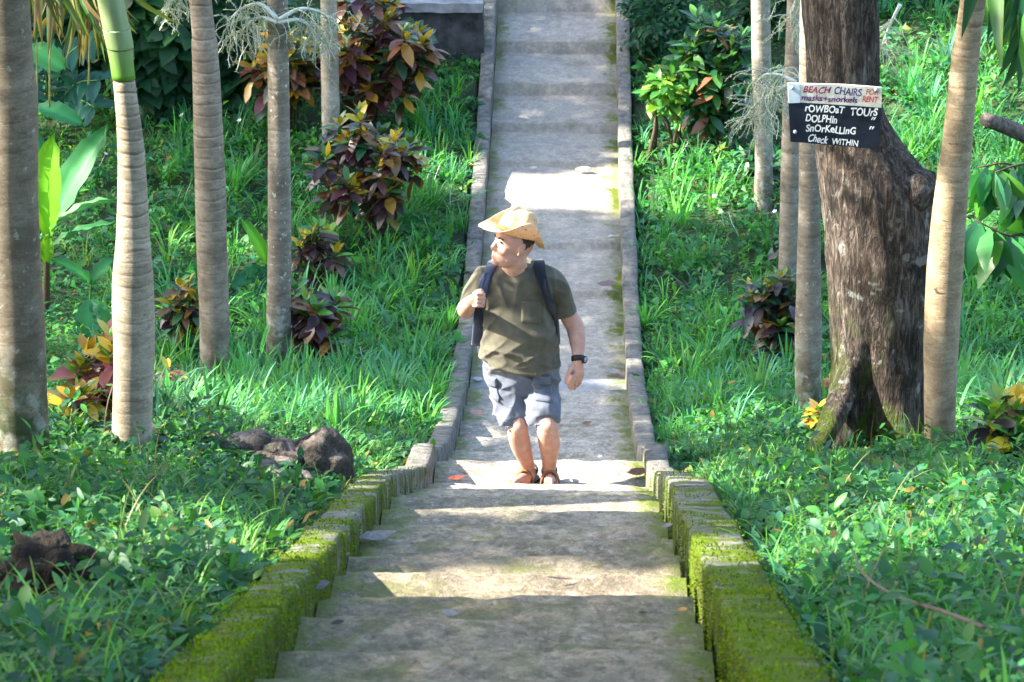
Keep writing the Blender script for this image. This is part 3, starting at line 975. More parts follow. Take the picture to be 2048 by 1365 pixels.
# ---------------------------------------------------------------- the big rough-barked tree
gt = G(1755, 905)
FT = gt.y + 0.15
def big_tree():
    rows = [(-60, 1600, 1752), (0, 1605, 1755), (100, 1613, 1758), (180, 1616, 1758), (230, 1624, 1770), (270, 1628, 1790), (300, 1631, 1812), (340, 1637, 1846), (380, 1642, 1864), (440, 1648, 1869),
            (520, 1653, 1868), (600, 1657, 1864), (700, 1664, 1858), (780, 1668, 1855), (840, 1664, 1857), (890, 1650, 1860), (940, 1640, 1864), (1000, 1630, 1868)]
    R = []
    for y, a, b in rows:
        q = P((a+b)/2, y, FT); R.append((q.x, q.z, (b-a)/2/pxm(q)))
    d = np.array(R[0])-np.array(R[1]); R.insert(0, tuple(np.array(R[0])+d*6))
    R = smooth_pts(R, 150)
    g = float(ground(R[-1][0], FT))
    t = empty('broadleaf_tree', (R[-1][0], FT, g))
    tag(t, 'big dark rough-barked tree with a bulging, mossy trunk that carries the painted sign', 'tree')
    seg = 72
    V, Fc = [], []
    for x, z, r in R:
        h = max(0.0, min(1.0, (g+0.95-z)/0.95))
        for k in range(seg):
            a = 2*math.pi*k/seg
            ca, sa = math.cos(a), math.sin(a)
            q = 1 + 0.05*nz3(ca*2.2, sa*2.2, z*1.6) + 0.035*nz3(ca*5, sa*5, z*2.5+9) + 0.03*nz3(ca*14, sa*14, z*5.0)+0.02*nz3(ca*30, sa*30, z*9)
            # roots: lobes towards left-front, front, right
            lob = 0.0
            for ang, wd, am in ((math.pi*1.16, 0.30, 0.75), (math.pi*1.64, 0.26, 0.34), (math.pi*1.90, 0.3, 0.22), (math.pi*0.5, 0.5, 0.3)):
                dd = (a-ang+math.pi) % (2*math.pi)-math.pi
                lob += am*math.exp(-(dd/wd)**2)
            gap = math.exp(-(((a-math.pi*1.40+math.pi) % (2*math.pi)-math.pi)/0.24)**2)
            q += lob*h**2.2 - 0.42*gap*h**1.3
            V.append((x+r*q*ca, FT+r*0.9*q*sa, z))
    n = len(R)
    for j in range(n-1):
        for k in range(seg):
            Fc.append((j*seg+k, (j+1)*seg+k, (j+1)*seg+(k+1) % seg, j*seg+(k+1) % seg))
    mesh_obj('trunk', V, Fc, M_BARK, t)
    # root running out to the left over the ground
    rt = []
    for px, py, w in ((1700, 715, 20), (1687, 785, 27), (1662, 842, 25), (1638, 893, 20), (1616, 930, 15), (1598, 962, 9)):
        q = P(px, py, FT-0.12-0.30*max(0, min(1, (py-760)/150)))
        rt.append((q.x, q.y, q.z, w/pxm(q)))
    rt = smooth_pts(rt, 16)
    v, f = tube(rt[:, :3], list(rt[:, 3]), 16)
    v = [Vector(p)+Vector((1, 1, 1))*(0.02*nz3(p[0]*9, p[1]*9, p[2]*9)) for p in v]
    mesh_obj('root', v, f, M_BARK, t)
    # sawn-off burr above the bulge
    q = P(1842, 385, FT-0.12)
    v, f = tube([q+Vector((-0.1, 0.1, 0)), q+Vector((-0.01, 0, 0)), q+Vector((0.03, -0.05, -0.02))], [0.13, 0.11, 0.06], 14)
    v = [Vector(p)+Vector((1, 1, 1))*(0.03*nz3(p[0]*12, p[1]*12, p[2]*12)) for p in v]
    mesh_obj('burr', v, f, M_BARK, t)
    return t
TREE = big_tree()

# ---------------------------------------------------------------- the painted sign
def sign():
    q0 = P(1670, 230, FT)
    FS = FT-0.30
    t = empty('sign_board', P(1670, 300, FS))
    tag(t, 'hand-painted board, white strip over a dark navy panel, nailed to the big tree', 'sign')
    mw = plain('worn_white_paint', (0.60, 0.58, 0.48), 0.6, 0.3, 9, 0.22, 0.1)
    mg = plain('faded_blue_grey_paint', (0.42, 0.50, 0.55), 0.6, 0.3, 14, 0.12, 0.1)
    mk = plain('dark_navy_paint', (0.007, 0.011, 0.022), 0.55, 0.35, 9, 0.6, 0.1)
    mt = plain('white_lettering_paint', (0.68, 0.70, 0.69), 0.6, 0.3, 22, 0.2, 0)
    mr = plain('red_lettering_paint', (0.42, 0.02, 0.035), 0.6, 0.3, 40, 0.15, 0)
    mb = plain('dark_blue_lettering_paint', (0.035, 0.03, 0.16), 0.6, 0.3, 40, 0.25, 0)
    def board(name, pts, mat, thick=0.02, dF=0.0, par=t):
        fr = [P(a, b, FS+dF) for a, b in pts]
        bk = [p+Vector((0, thick, 0)) for p in fr]
        n = len(fr)
        V = fr+bk
        Fc = [tuple(range(n))[::-1], tuple(range(n, 2*n))] + [(i, (i+1) % n, (i+1) % n+n, i+n) for i in range(n)]
        return mesh_obj(name, V, Fc, mat, par, smooth=False)
    hp = board('header_panel', [(1576, 168), (1604, 168.5), (1680, 170), (1764, 176), (1763, 216), (1690, 211), (1602, 205.5), (1577, 207)], mw)
    board('faded_patch', [(1576, 168), (1600, 168.5), (1600, 206), (1577, 207)], mg, 0.004, -0.003, hp)
    mp = board('main_panel', [(1577, 208), (1602, 206.5), (1690, 212), (1763, 217), (1759, 299), (1690, 293), (1581, 284)], mk)
    def text(par, s, px, py, h, mat, width=None, shear=0.0, bold=0.0, tilt=-3.2, dF=-0.004):
        c = bpy.data.curves.new('lettering', 'FONT')
        c.body = s; c.size = 1.0; c.extrude = 0.0; c.shear = shear; c.offset = bold
        o = bpy.data.objects.new('lettering', c)
        lnk(o)
        p = P(px, py, FS+dF)
        k = pxm(p)
        bpy.context.view_layer.update()
        w0 = max(o.dimensions.x, 1e-3)
        sy = h/k/0.94/0.70
        sx = sy if width is None else width/k/w0
        me = bpy.data.meshes.new_from_object(o.evaluated_get(bpy.context.evaluated_depsgraph_get()))
        bpy.data.objects.remove(o); bpy.data.curves.remove(c)
        R = Matrix.Translation(p) @ Matrix.Rotation(rad(-tilt), 4, 'Y') @ Matrix.Rotation(math.pi/2, 4, 'X') @ Matrix.Diagonal((sx, sy, 1, 1))
        for v_ in me.vertices:
            a_ = v_.co.x; ch = math.floor(a_/0.62)
            v_.co.y += 0.030*math.sin(a_*3.1+len(s))+0.035*math.sin(ch*7.3+py)+0.012*math.sin(a_*19+v_.co.y*11)
            v_.co.x += 0.014*math.sin(v_.co.y*9+ch*5.1)+0.06*v_.co.y*math.sin(ch*3.7+px)
        me.transform(R); me.materials.clear(); me.materials.append(mat); me.name = 'lettering'
        o = bpy.data.objects.new('lettering', me); lnk(o)
        o.parent = par
        o.matrix_parent_inverse = Matrix.Translation(t.location).inverted() if par is t else Matrix.Identity(4)
        return o
    text(hp, 'BEACH', 1605, 185, 12.5, mb, 56, 0.25, 0.02, -2.5); text(hp, 'CHAIRS', 1667, 189, 14.0, mb, 55, 0.1, 0.022, -3)
    text(hp, 'BEACH', 1606, 184, 10.0, mr, 52, 0.25, -0.004, -2.5, -0.0055)
    text(hp, 'masks+snorkels', 1602, 201, 11.5, mb, 112, 0.1, 0.018, -2.6)
    text(hp, 'masks+snorkels', 1603, 200, 9.5, plain('purple_lettering_paint', (0.20, 0.03, 0.11), 0.6, 0.3), 108, 0.1, -0.012, -2.6, -0.0055)
    text(hp, 'FOR', 1731, 189.5, 10.5, mr, 25, 0.1, 0.018); text(hp, 'RENT', 1724, 204, 11, mr, 31, 0.1, 0.018, -1.5)
    text(mp, 'rOWBOaT', 1609, 223, 13.5, mt, 79, 0.1, 0.024); text(mp, 'TOUrS', 1700, 230, 14.5, mt, 54, 0.1, 0.024)
    text(mp, 'DOLPHIn', 1610, 242.5, 14, mt, 63, 0.05, 0.024, -4); text(mp, '"', 1735, 251.5, 16, mt, 9, 0.35, 0.01)
    text(mp, 'SnOrKeLLInG', 1611, 262, 13.5, mt, 100, 0.05, 0.024, -4); text(mp, '"', 1732, 269.5, 16, mt, 10, 0.35, 0.01)
    text(mp, 'Check', 1614, 283.5, 14, mt, 40, 0.3, 0.018, -5); text(mp, 'WITHIN', 1663, 289, 11.5, mt, 53, 0.1, 0.022, -3.5)
    for px, py in ((1590, 264), (1752, 180), (1584, 176)):
        q = P(px, py, FS-0.002)
        v, f = tube([q+Vector((0, 0.02, 0)), q+Vector((0, -0.006, 0))], [0.008, 0.009], 10)
        mesh_obj('nail', v, f, mg, t)
sign()

# ---------------------------------------------------------------- leafy shrubs
M_STEM = plain('brown_stem', (0.07, 0.05, 0.03), 0.8, 0.2, 30, 0.3)
M_GSTEM = plain('green_stem', (0.06, 0.14, 0.03), 0.6, 0.3, 30, 0.2)
def rosette_shrub(label, px, py, w, h, base, palette_old, palette_young, nros, lsize, per=13, F=None, cat_='shrub', name='croton_shrub', group='colourful leafy shrubs', tmpl=None, squash=0.8, mat=None, dF=0.0):
    b = G(*base) if F is None else P(base[0], base[1], F)
    F = b.y + dF
    c = P(px, py, F); k = pxm(c)
    rx, rz = w/2/k, h/2/k/0.94
    gz = float(ground(b.x, F))
    t = empty(name, (b.x, F, gz))
    tag(t, label, cat_, group)
    r = random.Random(int(px*7+py))
    stems = []; pos, dd, ups, sc, col = [], [], [], [], []
    for i in range(nros):
        while True:
            u = Vector((r.uniform(-1, 1), r.uniform(-1, 1), r.uniform(-1, 1)))
            if 0.25 < u.length < 1: break
        tip = Vector((c.x+u.x*rx*0.85, F+u.y*rx*squash, c.z+u.z*rz*0.85))
        st = Vector((b.x+r.gauss(0, 0.04), F+r.gauss(0, 0.04), gz-0.03))
        mid = st.lerp(tip, 0.55)+Vector((r.gauss(0, .04)-u.x*0.05, r.gauss(0, .04), 0.04))
        if i < 9: stems.append([st, mid, tip])
        for j in range(per):
            age = j/(per-1)
            az = j*2.4+r.gauss(0, 0.25)
            el = 1.1-1.75*age+r.gauss(0, 0.2)
            pos.append(tip+Vector((0, 0, -0.10*age*lsize/0.16)))
            dd.append((math.cos(az)*math.cos(el), math.sin(az)*math.cos(el), math.sin(el)))
            ups.append((r.gauss(0, .25), r.gauss(-0.15, .25), 1.0))
            sc.append(lsize*(0.6+0.5*min(1, age*2))*r.uniform(0.75, 1.2))
            pal = palette_young if age < 0.36 + r.gauss(0, 0.1) else palette_old
            q = pal[r.randrange(len(pal))]; jt = r.uniform(0.75, 1.25)
            col.append([x*jt for x in q])
    tv, tt = tmpl if tmpl is not None else LEAF_O
    a, s, n = frames(np.array(dd), np.array(ups))
    v, tr = bake(tv, tt, np.array(pos), a, s, n, np.array(sc))
    tri_obj('foliage', v, tr, mat or M_GLOSSY, np.repeat(np.array(col), len(tv), 0), t, smooth=True)
    for s_ in stems[:6]:
        v, f = tube(smooth_pts([tuple(q) for q in s_], 7), list(np.linspace(0.013, 0.006, 7)), 6)
        mesh_obj('stem', v, f, M_STEM, t)
    return t
PUR = [(0.06, 0.022, 0.032), (0.10, 0.045, 0.035), (0.035, 0.022, 0.03), (0.15, 0.08, 0.03), (0.045, 0.04, 0.03), (0.22, 0.13, 0.03)]
ORA = [(0.20, 0.09, 0.03), (0.42, 0.22, 0.02), (0.10, 0.035, 0.035), (0.22, 0.09, 0.05), (0.04, 0.05, 0.02), (0.02, 0.055, 0.025)]
GRN = [(0.015, 0.075, 0.03), (0.025, 0.10, 0.035), (0.05, 0.15, 0.03)]
YEL = [(0.50, 0.34, 0.015), (0.34, 0.30, 0.02), (0.08, 0.18, 0.02), (0.33, 0.20, 0.02)]
PNK = [(0.32, 0.13, 0.09), (0.22, 0.07, 0.075), (0.30, 0.20, 0.03), (0.12, 0.04, 0.05)]
BRT = [(0.08, 0.26, 0.03), (0.05, 0.20, 0.035), (0.16, 0.28, 0.03)]
DRK = [(0.022, 0.018, 0.028), (0.012, 0.035, 0.025), (0.045, 0.028, 0.035), (0.015, 0.05, 0.03), (0.09, 0.05, 0.02)]
rosette_shrub('wide shrub with purple, bronze and green leaves in the middle of the left grass', 735, 325, 235, 225, (735, 475), PUR+PUR+GRN[:1], GRN+YEL[:2], 52, 0.182)
rosette_shrub('bushiest shrub with orange, yellow and maroon leaves in front of the dark wall', 745, 75, 270, 260, (740, 265), ORA+PUR[:2], YEL+GRN, 60, 0.205)
rosette_shrub('yellow-edged shrub seen just behind the white-flowered slim palm', 570, 110, 160, 170, (590, 270), ORA, YEL+GRN[:1], 26, 0.205)
rosette_shrub('small maroon shrub just right of the slim palm, under the wide purple shrub', 640, 505, 130, 165, (625, 590), PUR[:3]+[(0.05, 0.05, 0.02)], BRT+YEL[:1], 16, 0.160)
rosette_shrub('green-topped shrub with dark maroon lower leaves beside the slim palm foot', 632, 615, 130, 215, (622, 728), PUR[:3]+ORA[:1], BRT, 21, 0.167)
rosette_shrub('narrow yellow and dark green shrub showing left of the brown-ringed palm', 370, 625, 80, 170, (378, 715), PUR[2:5]+GRN, YEL, 16, 0.152)
rosette_shrub('pink and yellow leafed shrub partly behind the curved palm', 205, 740, 120, 180, (215, 850), PNK+PUR[:1], YEL+BRT[:1], 18, 0.144)
rosette_shrub('dark shrub with a few yellow leaves to the right of the curved palm foot', 325, 770, 60, 130, (325, 850), PUR[2:5], YEL, 10, 0.129)
rosette_shrub('low yellow and bronze shrub in the grass left of the curved palm', 150, 800, 80, 90, (160, 860), PNK[1:]+YEL[:1], YEL, 10, 0.122)
rosette_shrub('blackish-leafed shrub left of the slim palm by the big tree', 1545, 610, 120, 190, (1560, 735), DRK+PUR[2:4], GRN+YEL[1:3], 26, 0.152)
rosette_shrub('tall glossy green shrub with sun glints near the upper path', 1432, 120, 175, 250, (1440, 300), GRN+GRN+ORA[3:4], BRT+GRN, 63, 0.190)
rosette_shrub('yellow-green little shrub at the foot of the big tree', 1648, 828, 80, 75, (1648, 875), ORA[:2]+BRT[:1], BRT+YEL[:2], 10, 0.106)
rosette_shrub('small pale yellow shrub between the slim palm and the big trunk', 1663, 770, 40, 60, (1662, 810), YEL[:2]+PNK[:1], YEL, 5, 0.106)
rosette_shrub('green and black leafed shrub cut by the right edge of the photo', 2020, 845, 110, 130, (2015, 925), DRK+YEL[1:3]+PNK[1:2], BRT+YEL[:1], 16, 0.152)
rosette_shrub('dark green shrub in front of the far lichen-grey palm', 1530, 320, 80, 110, (1535, 380), GRN+DRK[:1], GRN, 14, 0.152, group='plain green shrubs', name='green_shrub')
rosette_shrub('green shrub growing low between the slim palm and the dark-leafed shrub', 1575, 480, 70, 90, (1575, 545), GRN+DRK[:1], GRN+BRT[:1], 10, 0.144, group='plain green shrubs', name='green_shrub')

def leaf_bush(label, px, py, w, h, F, palette, n, size, tmpl=None, cat_='bush', depth=None, hang=0.2, group='green bushes along the top of the slope', name='leafy_bush', mat=None):
    c = P(px, py, F); k = pxm(c)
    rx, rz = w/2/k, h/2/k
    ry = depth or rx*0.7
    gz = float(ground(c.x, F))
    t = empty(name, (c.x, F, gz))
    tag(t, label, cat_, group)
    u = rng.normal(size=(n, 3)); u /= np.linalg.norm(u, axis=1, keepdims=True)
    rr = rng.uniform(0.55, 1.0, n)**0.6
    lump = 1+0.22*np.sin(u[:, 0]*5+px)*np.sin(u[:, 2]*6+py)+0.12*rng.standard_normal(n)
    u2 = u*(rr*lump)[:, None]
    pos = np.array([c.x, F, c.z])+u2*np.array([rx, ry, rz])
    pos[:, 2] = np.maximum(pos[:, 2], ground(pos[:, 0], pos[:, 1])+0.02)
    az = rng.uniform(0, 2*np.pi, n)
    d = np.stack([np.cos(az), np.sin(az)-0.3, rng.normal(-hang, 0.4, n)], 1)+u*0.6
    up = u*0.7+np.array([0, -0.25, 0.9])+rng.normal(0, 0.3, (n, 3))
    a, s, nn = frames(d, up)
    tv, tt = tmpl if tmpl is not None else SMALL
    v, tr = bake(tv, tt, pos, a, s, nn, size*rng.lognormal(0, 0.22, n))
    tri_obj('foliage', v, tr, mat or M_LEAF, np.repeat(pick(palette, n), len(tv), 0), t)
    for i in range(5):
        tip = Vector(pos[i]); st = Vector((c.x+random.gauss(0, .1), F+random.gauss(0, .1), gz-0.05))
        v, f = tube([st, st.lerp(tip, 0.5)+Vector((0.03, 0, 0.05)), tip], [0.02, 0.015, 0.006], 6)
        mesh_obj('stem', v, f, M_STEM, t)
    return t
DG = [(0.010, 0.055, 0.022), (0.016, 0.08, 0.028), (0.024, 0.10, 0.034)]  # greens lowered so the back bushes carry their shadow in the colour
MG = [(0.025, 0.12, 0.04), (0.04, 0.17, 0.045), (0.07, 0.23, 0.04)]
leaf_bush('dark heart-leafed thicket left of the brown-ringed palm', 320, 70, 230, 330, 26.7, DG, 3600, 0.17, LEAF_H, hang=0.7, depth=0.5)
leaf_bush('dark heart-leafed thicket between the two ringed palms at the back left', 470, 70, 170, 330, 27.0, DG, 2800, 0.17, LEAF_H, hang=0.7, depth=0.5)
leaf_bush('dark blue-green thicket in the top left corner, behind the banana plant', 130, 80, 240, 340, 27.3, [(0.01, 0.055, 0.035), (0.018, 0.085, 0.05)], 2400, 0.17, LEAF_L, hang=0.5)
leaf_bush('fine-leafed bush spilling over the upper path kerb', 1335, 40, 160, 170, 27.6, [(0.018, 0.085, 0.04), (0.03, 0.12, 0.055)], 2400, 0.075, hang=0.3)
leaf_bush('mid green bush behind the glossy shrub at the top', 1560, 0, 180, 170, 28.2, DG+MG[:1], 1800, 0.12, LEAF_L, hang=0.4)
leaf_bush('dark bush behind the big rough-barked trunk at the top right', 1840, -5, 240, 150, 28.4, DG, 2800, 0.15, LEAF_L, hang=0.6, depth=0.4)
leaf_bush('bright bush in the top right corner', 2040, 40, 150, 170, 28.6, MG, 1600, 0.12, LEAF_L, hang=0.4)
leaf_bush('light green young bush left of the glossy shrub', 1335, 180, 70, 80, 25.8, BRT, 260, 0.12, LEAF_O, hang=0.2, depth=0.2)
leaf_bush('low green bush at the foot of the dark wall', 890, 165, 80, 40, 27.2, MG, 500, 0.08, hang=0.2, depth=0.15)

# ---------------------------------------------------------------- big-leafed plants
def blade_leaf(parent, a, b, width, F0, F1, col, sag=0.12, face=(0, -0.7, 0.7), mat=None, n=9, wave=0.02, fold=0.10):
    A, B = P(a[0], a[1], F0), P(b[0], b[1], F1)
    d = B-A; L = d.length; d.normalize()
    up = Vector(face); s = up.cross(d).normalized(); up = d.cross(s).normalized()
    W = width/pxm(A.lerp(B, 0.5))/2
    V, Fc, C = [], [], []
    for i in range(n+1):
        t = i/n
        c = A + d*(L*t) + up*(sag*L*(4*t*(1-t)*0.5-0.4*t*t))
        w = W*max(0.02, (math.sin(math.pi*min(1, t*0.93+0.05)))**0.62) if t < 1 else 0.002
        for k in (-1, -0.5, 0, 0.5, 1):
            z = fold*W*abs(k)*2 + wave*math.sin(t*23+k*3)*abs(k) - (0.012 if k == 0 else 0)
            V.append(c+s*(w*k)+up*z)
            q = 1.0+(0.5 if k == 0 else 0.0)+0.08*math.sin(t*60)
            C.append([min(.8, x*q) for x in col])
    for i in range(n):
        for k in range(4):
            p = i*5+k
            Fc.append((p, p+1, p+6, p+5))
    o = tri_obj('leaf', np.array([tuple(v) for v in V]), np.array(Fc), mat or M_LEAF, np.array(C), parent, smooth=True)
    return o
def stalk(parent, pts, r0, r1, mat=None, name='stem'):
    w = [tuple(P(a, b, f)) for a, b, f in pts]
    v, f = tube(smooth_pts(w, 10), list(np.linspace(r0, r1, 10)), 8)
    return mesh_obj(name, v, f, mat or M_GSTEM, parent)
gb = G(90, 640)
FB = gb.y
bn = empty('banana_plant', (gb.x, FB, gb.z))
tag(bn, 'young banana plant with one glowing yellow-green leaf, behind the leftmost palm', 'banana plant')
stalk(bn, [(92, 660, FB), (93, 560, FB), (95, 470, FB-0.05)], 0.035, 0.018, M_STEM)
blade_leaf(bn, (97, 468), (103, 272), 68, FB-0.05, FB-0.25, (0.13, 0.34, 0.02), face=(-0.3, -1, 0.15))
blade_leaf(bn, (97, 460), (212, 250), 66, FB, FB+0.1, (0.035, 0.19, 0.06), face=(-0.55, -0.9, 0.3))
blade_leaf(bn, (92, 470), (78, 262), 44, FB+0.1, FB+0.2, (0.03, 0.15, 0.07), face=(0.3, -1, 0.1))
blade_leaf(bn, (100, 460), (232, 392), 26, FB-0.1, FB-0.2, (0.05, 0.22, 0.05), sag=0.2, face=(-0.2, -0.4, 1))
blade_leaf(bn, (100, 492), (236, 440), 22, FB, FB+0.1, (0.04, 0.18, 0.06), sag=0.15, face=(-0.2, -0.4, 1))
blade_leaf(bn, (92, 525), (96, 470), 30, FB-0.1, FB-0.15, (0.12, 0.30, 0.02), face=(0, -1, 0.1))
blade_leaf(bn, (75, 215), (165, 246), 40, FB, FB-0.2, (0.035, 0.20, 0.08), sag=0.25, face=(0, -0.7, 0.7))
blade_leaf(bn, (62, 95), (130, 138), 52, FB+0.2, FB+0.1, (0.06, 0.26, 0.09), sag=0.2, face=(0.1, -0.9, 0.5))
gb2 = G(175, 690)
b2 = empty('broad_leaf_plant', (gb2.x, gb2.y, gb2.z))
tag(b2, 'small broad-leafed plant in the grass between the leftmost and the curved palm', 'plant')
FB2 = gb2.y
stalk(b2, [(178, 690, FB2), (180, 620, FB2), (182, 560, FB2)], 0.014, 0.007)
blade_leaf(b2, (182, 570), (108, 516), 30, FB2, FB2-0.1, (0.04, 0.21, 0.06), sag=0.25, face=(0.2, -0.5, 0.9))
blade_leaf(b2, (182, 570), (228, 512), 34, FB2, FB2+0.1, (0.04, 0.20, 0.07), sag=0.2, face=(-0.2, -0.6, 0.8))
blade_leaf(b2, (180, 600), (176, 680), 50, FB2-0.05, FB2-0.15, (0.045, 0.21, 0.10), sag=0.15, face=(0, -1, 0.4))
blade_leaf(b2, (182, 600), (222, 655), 34, FB2-0.05, FB2-0.1, (0.05, 0.22, 0.10), sag=0.2, face=(0, -1, 0.4))
gb3 = G(525, 560)
b3 = empty('broad_leaf_plant', (gb3.x, gb3.y, gb3.z))
tag(b3, 'plant with one long bright blade leaf left of the slim palm', 'plant')
FB3 = gb3.y
blade_leaf(b3, (536, 530), (488, 440), 28, FB3, FB3-0.1, (0.08, 0.30, 0.04), sag=0.2, face=(0.3, -0.8, 0.5))
blade_leaf(b3, (536, 540), (460, 575), 36, FB3, FB3-0.3, (0.035, 0.19, 0.09), sag=0.2, face=(0.0, -0.7, 0.7))
blade_leaf(b3, (536, 545), (500, 600), 26, FB3, FB3-0.3, (0.04, 0.2, 0.07), sag=0.2, face=(0.0, -0.7, 0.7))
stalk(b3, [(537, 575, FB3), (536, 530, FB3)], 0.014, 0.01)

# sapling with long drooping leaves on the right
def drooping(label, twigs, F, nl, size, palette, name='sapling', catn='sapling', base=None, wid=1.25):
    t = empty(name, base)
    tag(t, label, catn)
    pos, dd = [], []
    r = random.Random(nl)
    for tw in twigs:
        w = [tuple(P(a, b, F+f)) for a, b, f in tw]
        c = smooth_pts(w, 14)
        v, f = tube(c, list(np.linspace(0.014, 0.005, 14)), 7)
        mesh_obj('branch', v, f, M_STEM, t)
        for k in range(nl):
            q = c[r.randint(5, 13)]
            pos.append(q); dd.append((r.gauss(0, 0.42), r.gauss(-0.1, 0.4), -1+r.gauss(0, 0.25)))
    n = len(pos)
    up = np.stack([rng.normal(0, 0.5, n), -np.ones(n), rng.normal(0.3, 0.3, n)], 1)
    a, s, nn = frames(np.array(dd), up)
    sz = size*rng.uniform(0.65, 1.15, n)
    v, tr = bake(*LEAF_L, np.array(pos), a, s, nn, np.stack([sz, sz*wid, sz], 1))
    tri_obj('foliage', v, tr, M_GLOSSY, np.repeat(pick(palette, n), len(LEAF_L[0]), 0), t, smooth=True)
    return t
FD = 18.2
gd = P(2085, 700, FD)
drooping('sapling with long drooping leaves right of the leaning tan palm',
         [[(2090, 700, 0), (2075, 450, 0), (2030, 335, 0), (1955, 335, -0.1)], [(2085, 600, 0), (2060, 480, 0), (2010, 470, -0.1), (1950, 440, -0.1)], [(2090, 500, 0.1), (2070, 340, 0.1), (2040, 330, 0), (1990, 345, -0.1)]], FD, 24, 0.36, [(0.02, 0.13, 0.03), (0.035, 0.18, 0.045), (0.07, 0.25, 0.03), (0.03, 0.13, 0.06)], base=(gd.x, FD, float(ground(gd.x, FD))), wid=1.3)
# palm leaflets hanging into the top corners, each from its own palm
def frond(parent, pts, F, n, ln, palette, wid=0.6, spread=0.3):
    w = [tuple(P(a, b, F+f)) for a, b, f in pts]
    c = smooth_pts(w, 30)
    v, f = tube(c, list(np.linspace(0.02, 0.006, 30)), 7)
    fr = mesh_obj('frond', v, f, M_GSTEM, parent)
    i = rng.integers(2, 30, n)
    pos = c[i]
    d = np.stack([rng.normal(0, spread, n), rng.normal(-0.1, spread, n), -np.ones(n)], 1)
    up = np.stack([rng.normal(0, 0.6, n), -np.ones(n), rng.normal(0.2, 0.3, n)], 1)
    a, s, nn = frames(d, up)
    sz = ln*rng.uniform(0.6, 1.1, n)
    v, tr = bake(*LEAF_L, pos, a, s, nn, np.stack([sz, sz*wid, sz], 1))
    o = tri_obj('leaflets', v, tr, M_GLOSSY, np.repeat(pick(palette, n), len(LEAF_L[0]), 0), parent, smooth=True)
    return fr
frond(P7, [(1948, -260, 0), (1990, -140, -0.3), (2040, -45, -0.5), (2110, 20, -0.6)], g7.y-0.5, 30, 0.55, [(0.015, 0.085, 0.04), (0.025, 0.11, 0.05), (0.06, 0.18, 0.03)], 0.5)
frond(P7, [(1948, -260, 0), (2000, -190, 0.2), (2060, -90, 0.3), (2120, -20, 0.4)], g7.y+0.2, 30, 0.6, [(0.02, 0.10, 0.045), (0.07, 0.20, 0.03), (0.025, 0.11, 0.05)], 0.45)
frond(P1, [(14, -200, 0.4), (70, -110, 1.2), (150, -55, 2.0), (235, -40, 2.6)], g1.y+1.5, 110, 0.44, [(0.13, 0.13, 0.035), (0.07, 0.12, 0.03), (0.18, 0.13, 0.05), (0.035, 0.10, 0.03)], 0.28, 0.35)

# fern-like fronds in the dark corner at the back left
def pinnate(label, base, fr, F, palette, ll):
    b = P(base[0], base[1], F)
    t = empty('fern', (b.x, F, float(ground(b.x, F))))
    tag(t, label, 'fern', 'feathery plants at the back left')
    pos, dd = [], []
    for a_, m_, e_ in fr:
        c = smooth_pts([tuple(P(*a_, F)), tuple(P(*m_, F-0.15)), tuple(P(*e_, F-0.4))], 16)
        v, f = tube(c, list(np.linspace(0.012, 0.004, 16)), 6)
        mesh_obj('frond', v, f, M_GSTEM, t)
        for i in range(3, 16):
            tg = c[min(i+1, 15)]-c[i-1]
            s = np.cross(tg, [0, -0.6, 0.8]); s /= np.linalg.norm(s)
            for q in (-1, 1):
                pos.append(c[i]); dd.append(s*q+0.5*tg/np.linalg.norm(tg)+rng.normal(0, 0.1, 3)-np.array([0, 0, 0.2]))
    a, s, nn = frames(np.array(dd), np.tile([0, -0.7, 0.7], (len(dd), 1)))
    n = len(pos)
    v, tr = bake(*LEAF_L, np.array(pos), a, s, nn, ll*rng.uniform(0.7, 1.1, n))
    tri_obj('leaflets', v, tr, M_GLOSSY, np.repeat(pick(palette, n), len(LEAF_L[0]), 0), t, smooth=True)
pinnate('feathery dark blue-green fern at the back left above the banana leaves', (110, 260), [((100, 230), (130, 120), (185, 75)), ((100, 230), (150, 170), (200, 160)), ((100, 240), (90, 140), (70, 90)), ((105, 235), (150, 200), (190, 215)), ((95, 240), (60, 190), (40, 170))], 26.2, [(0.015, 0.08, 0.055), (0.025, 0.11, 0.07)], 0.24)

# thin vines hanging down behind the leftmost palm
M_VINE = plain('dry_yellow_vine', (0.25, 0.24, 0.07), 0.7, 0.2)
for (x0, x1, y1, lb) in ((66, 75, 260, 'longest thin yellow vine hanging just right of the leftmost palm'), (95, 99, 215, 'middle one of the thin yellow vines near the leftmost palm'), (177, 177, 170, 'thin yellow vine hanging nearest to the curved palm')):
    w = [tuple(P(x0, -120, 19)), tuple(P((x0+x1)/2+2, 60, 19)), tuple(P(x1, y1, 19))]
    v, f = tube(smooth_pts(w, 14), 0.006, 6)
    o = mesh_obj('hanging_vine', v, f, M_VINE)
    tag(o, lb, 'vine', 'thin vines hanging at the upper left')

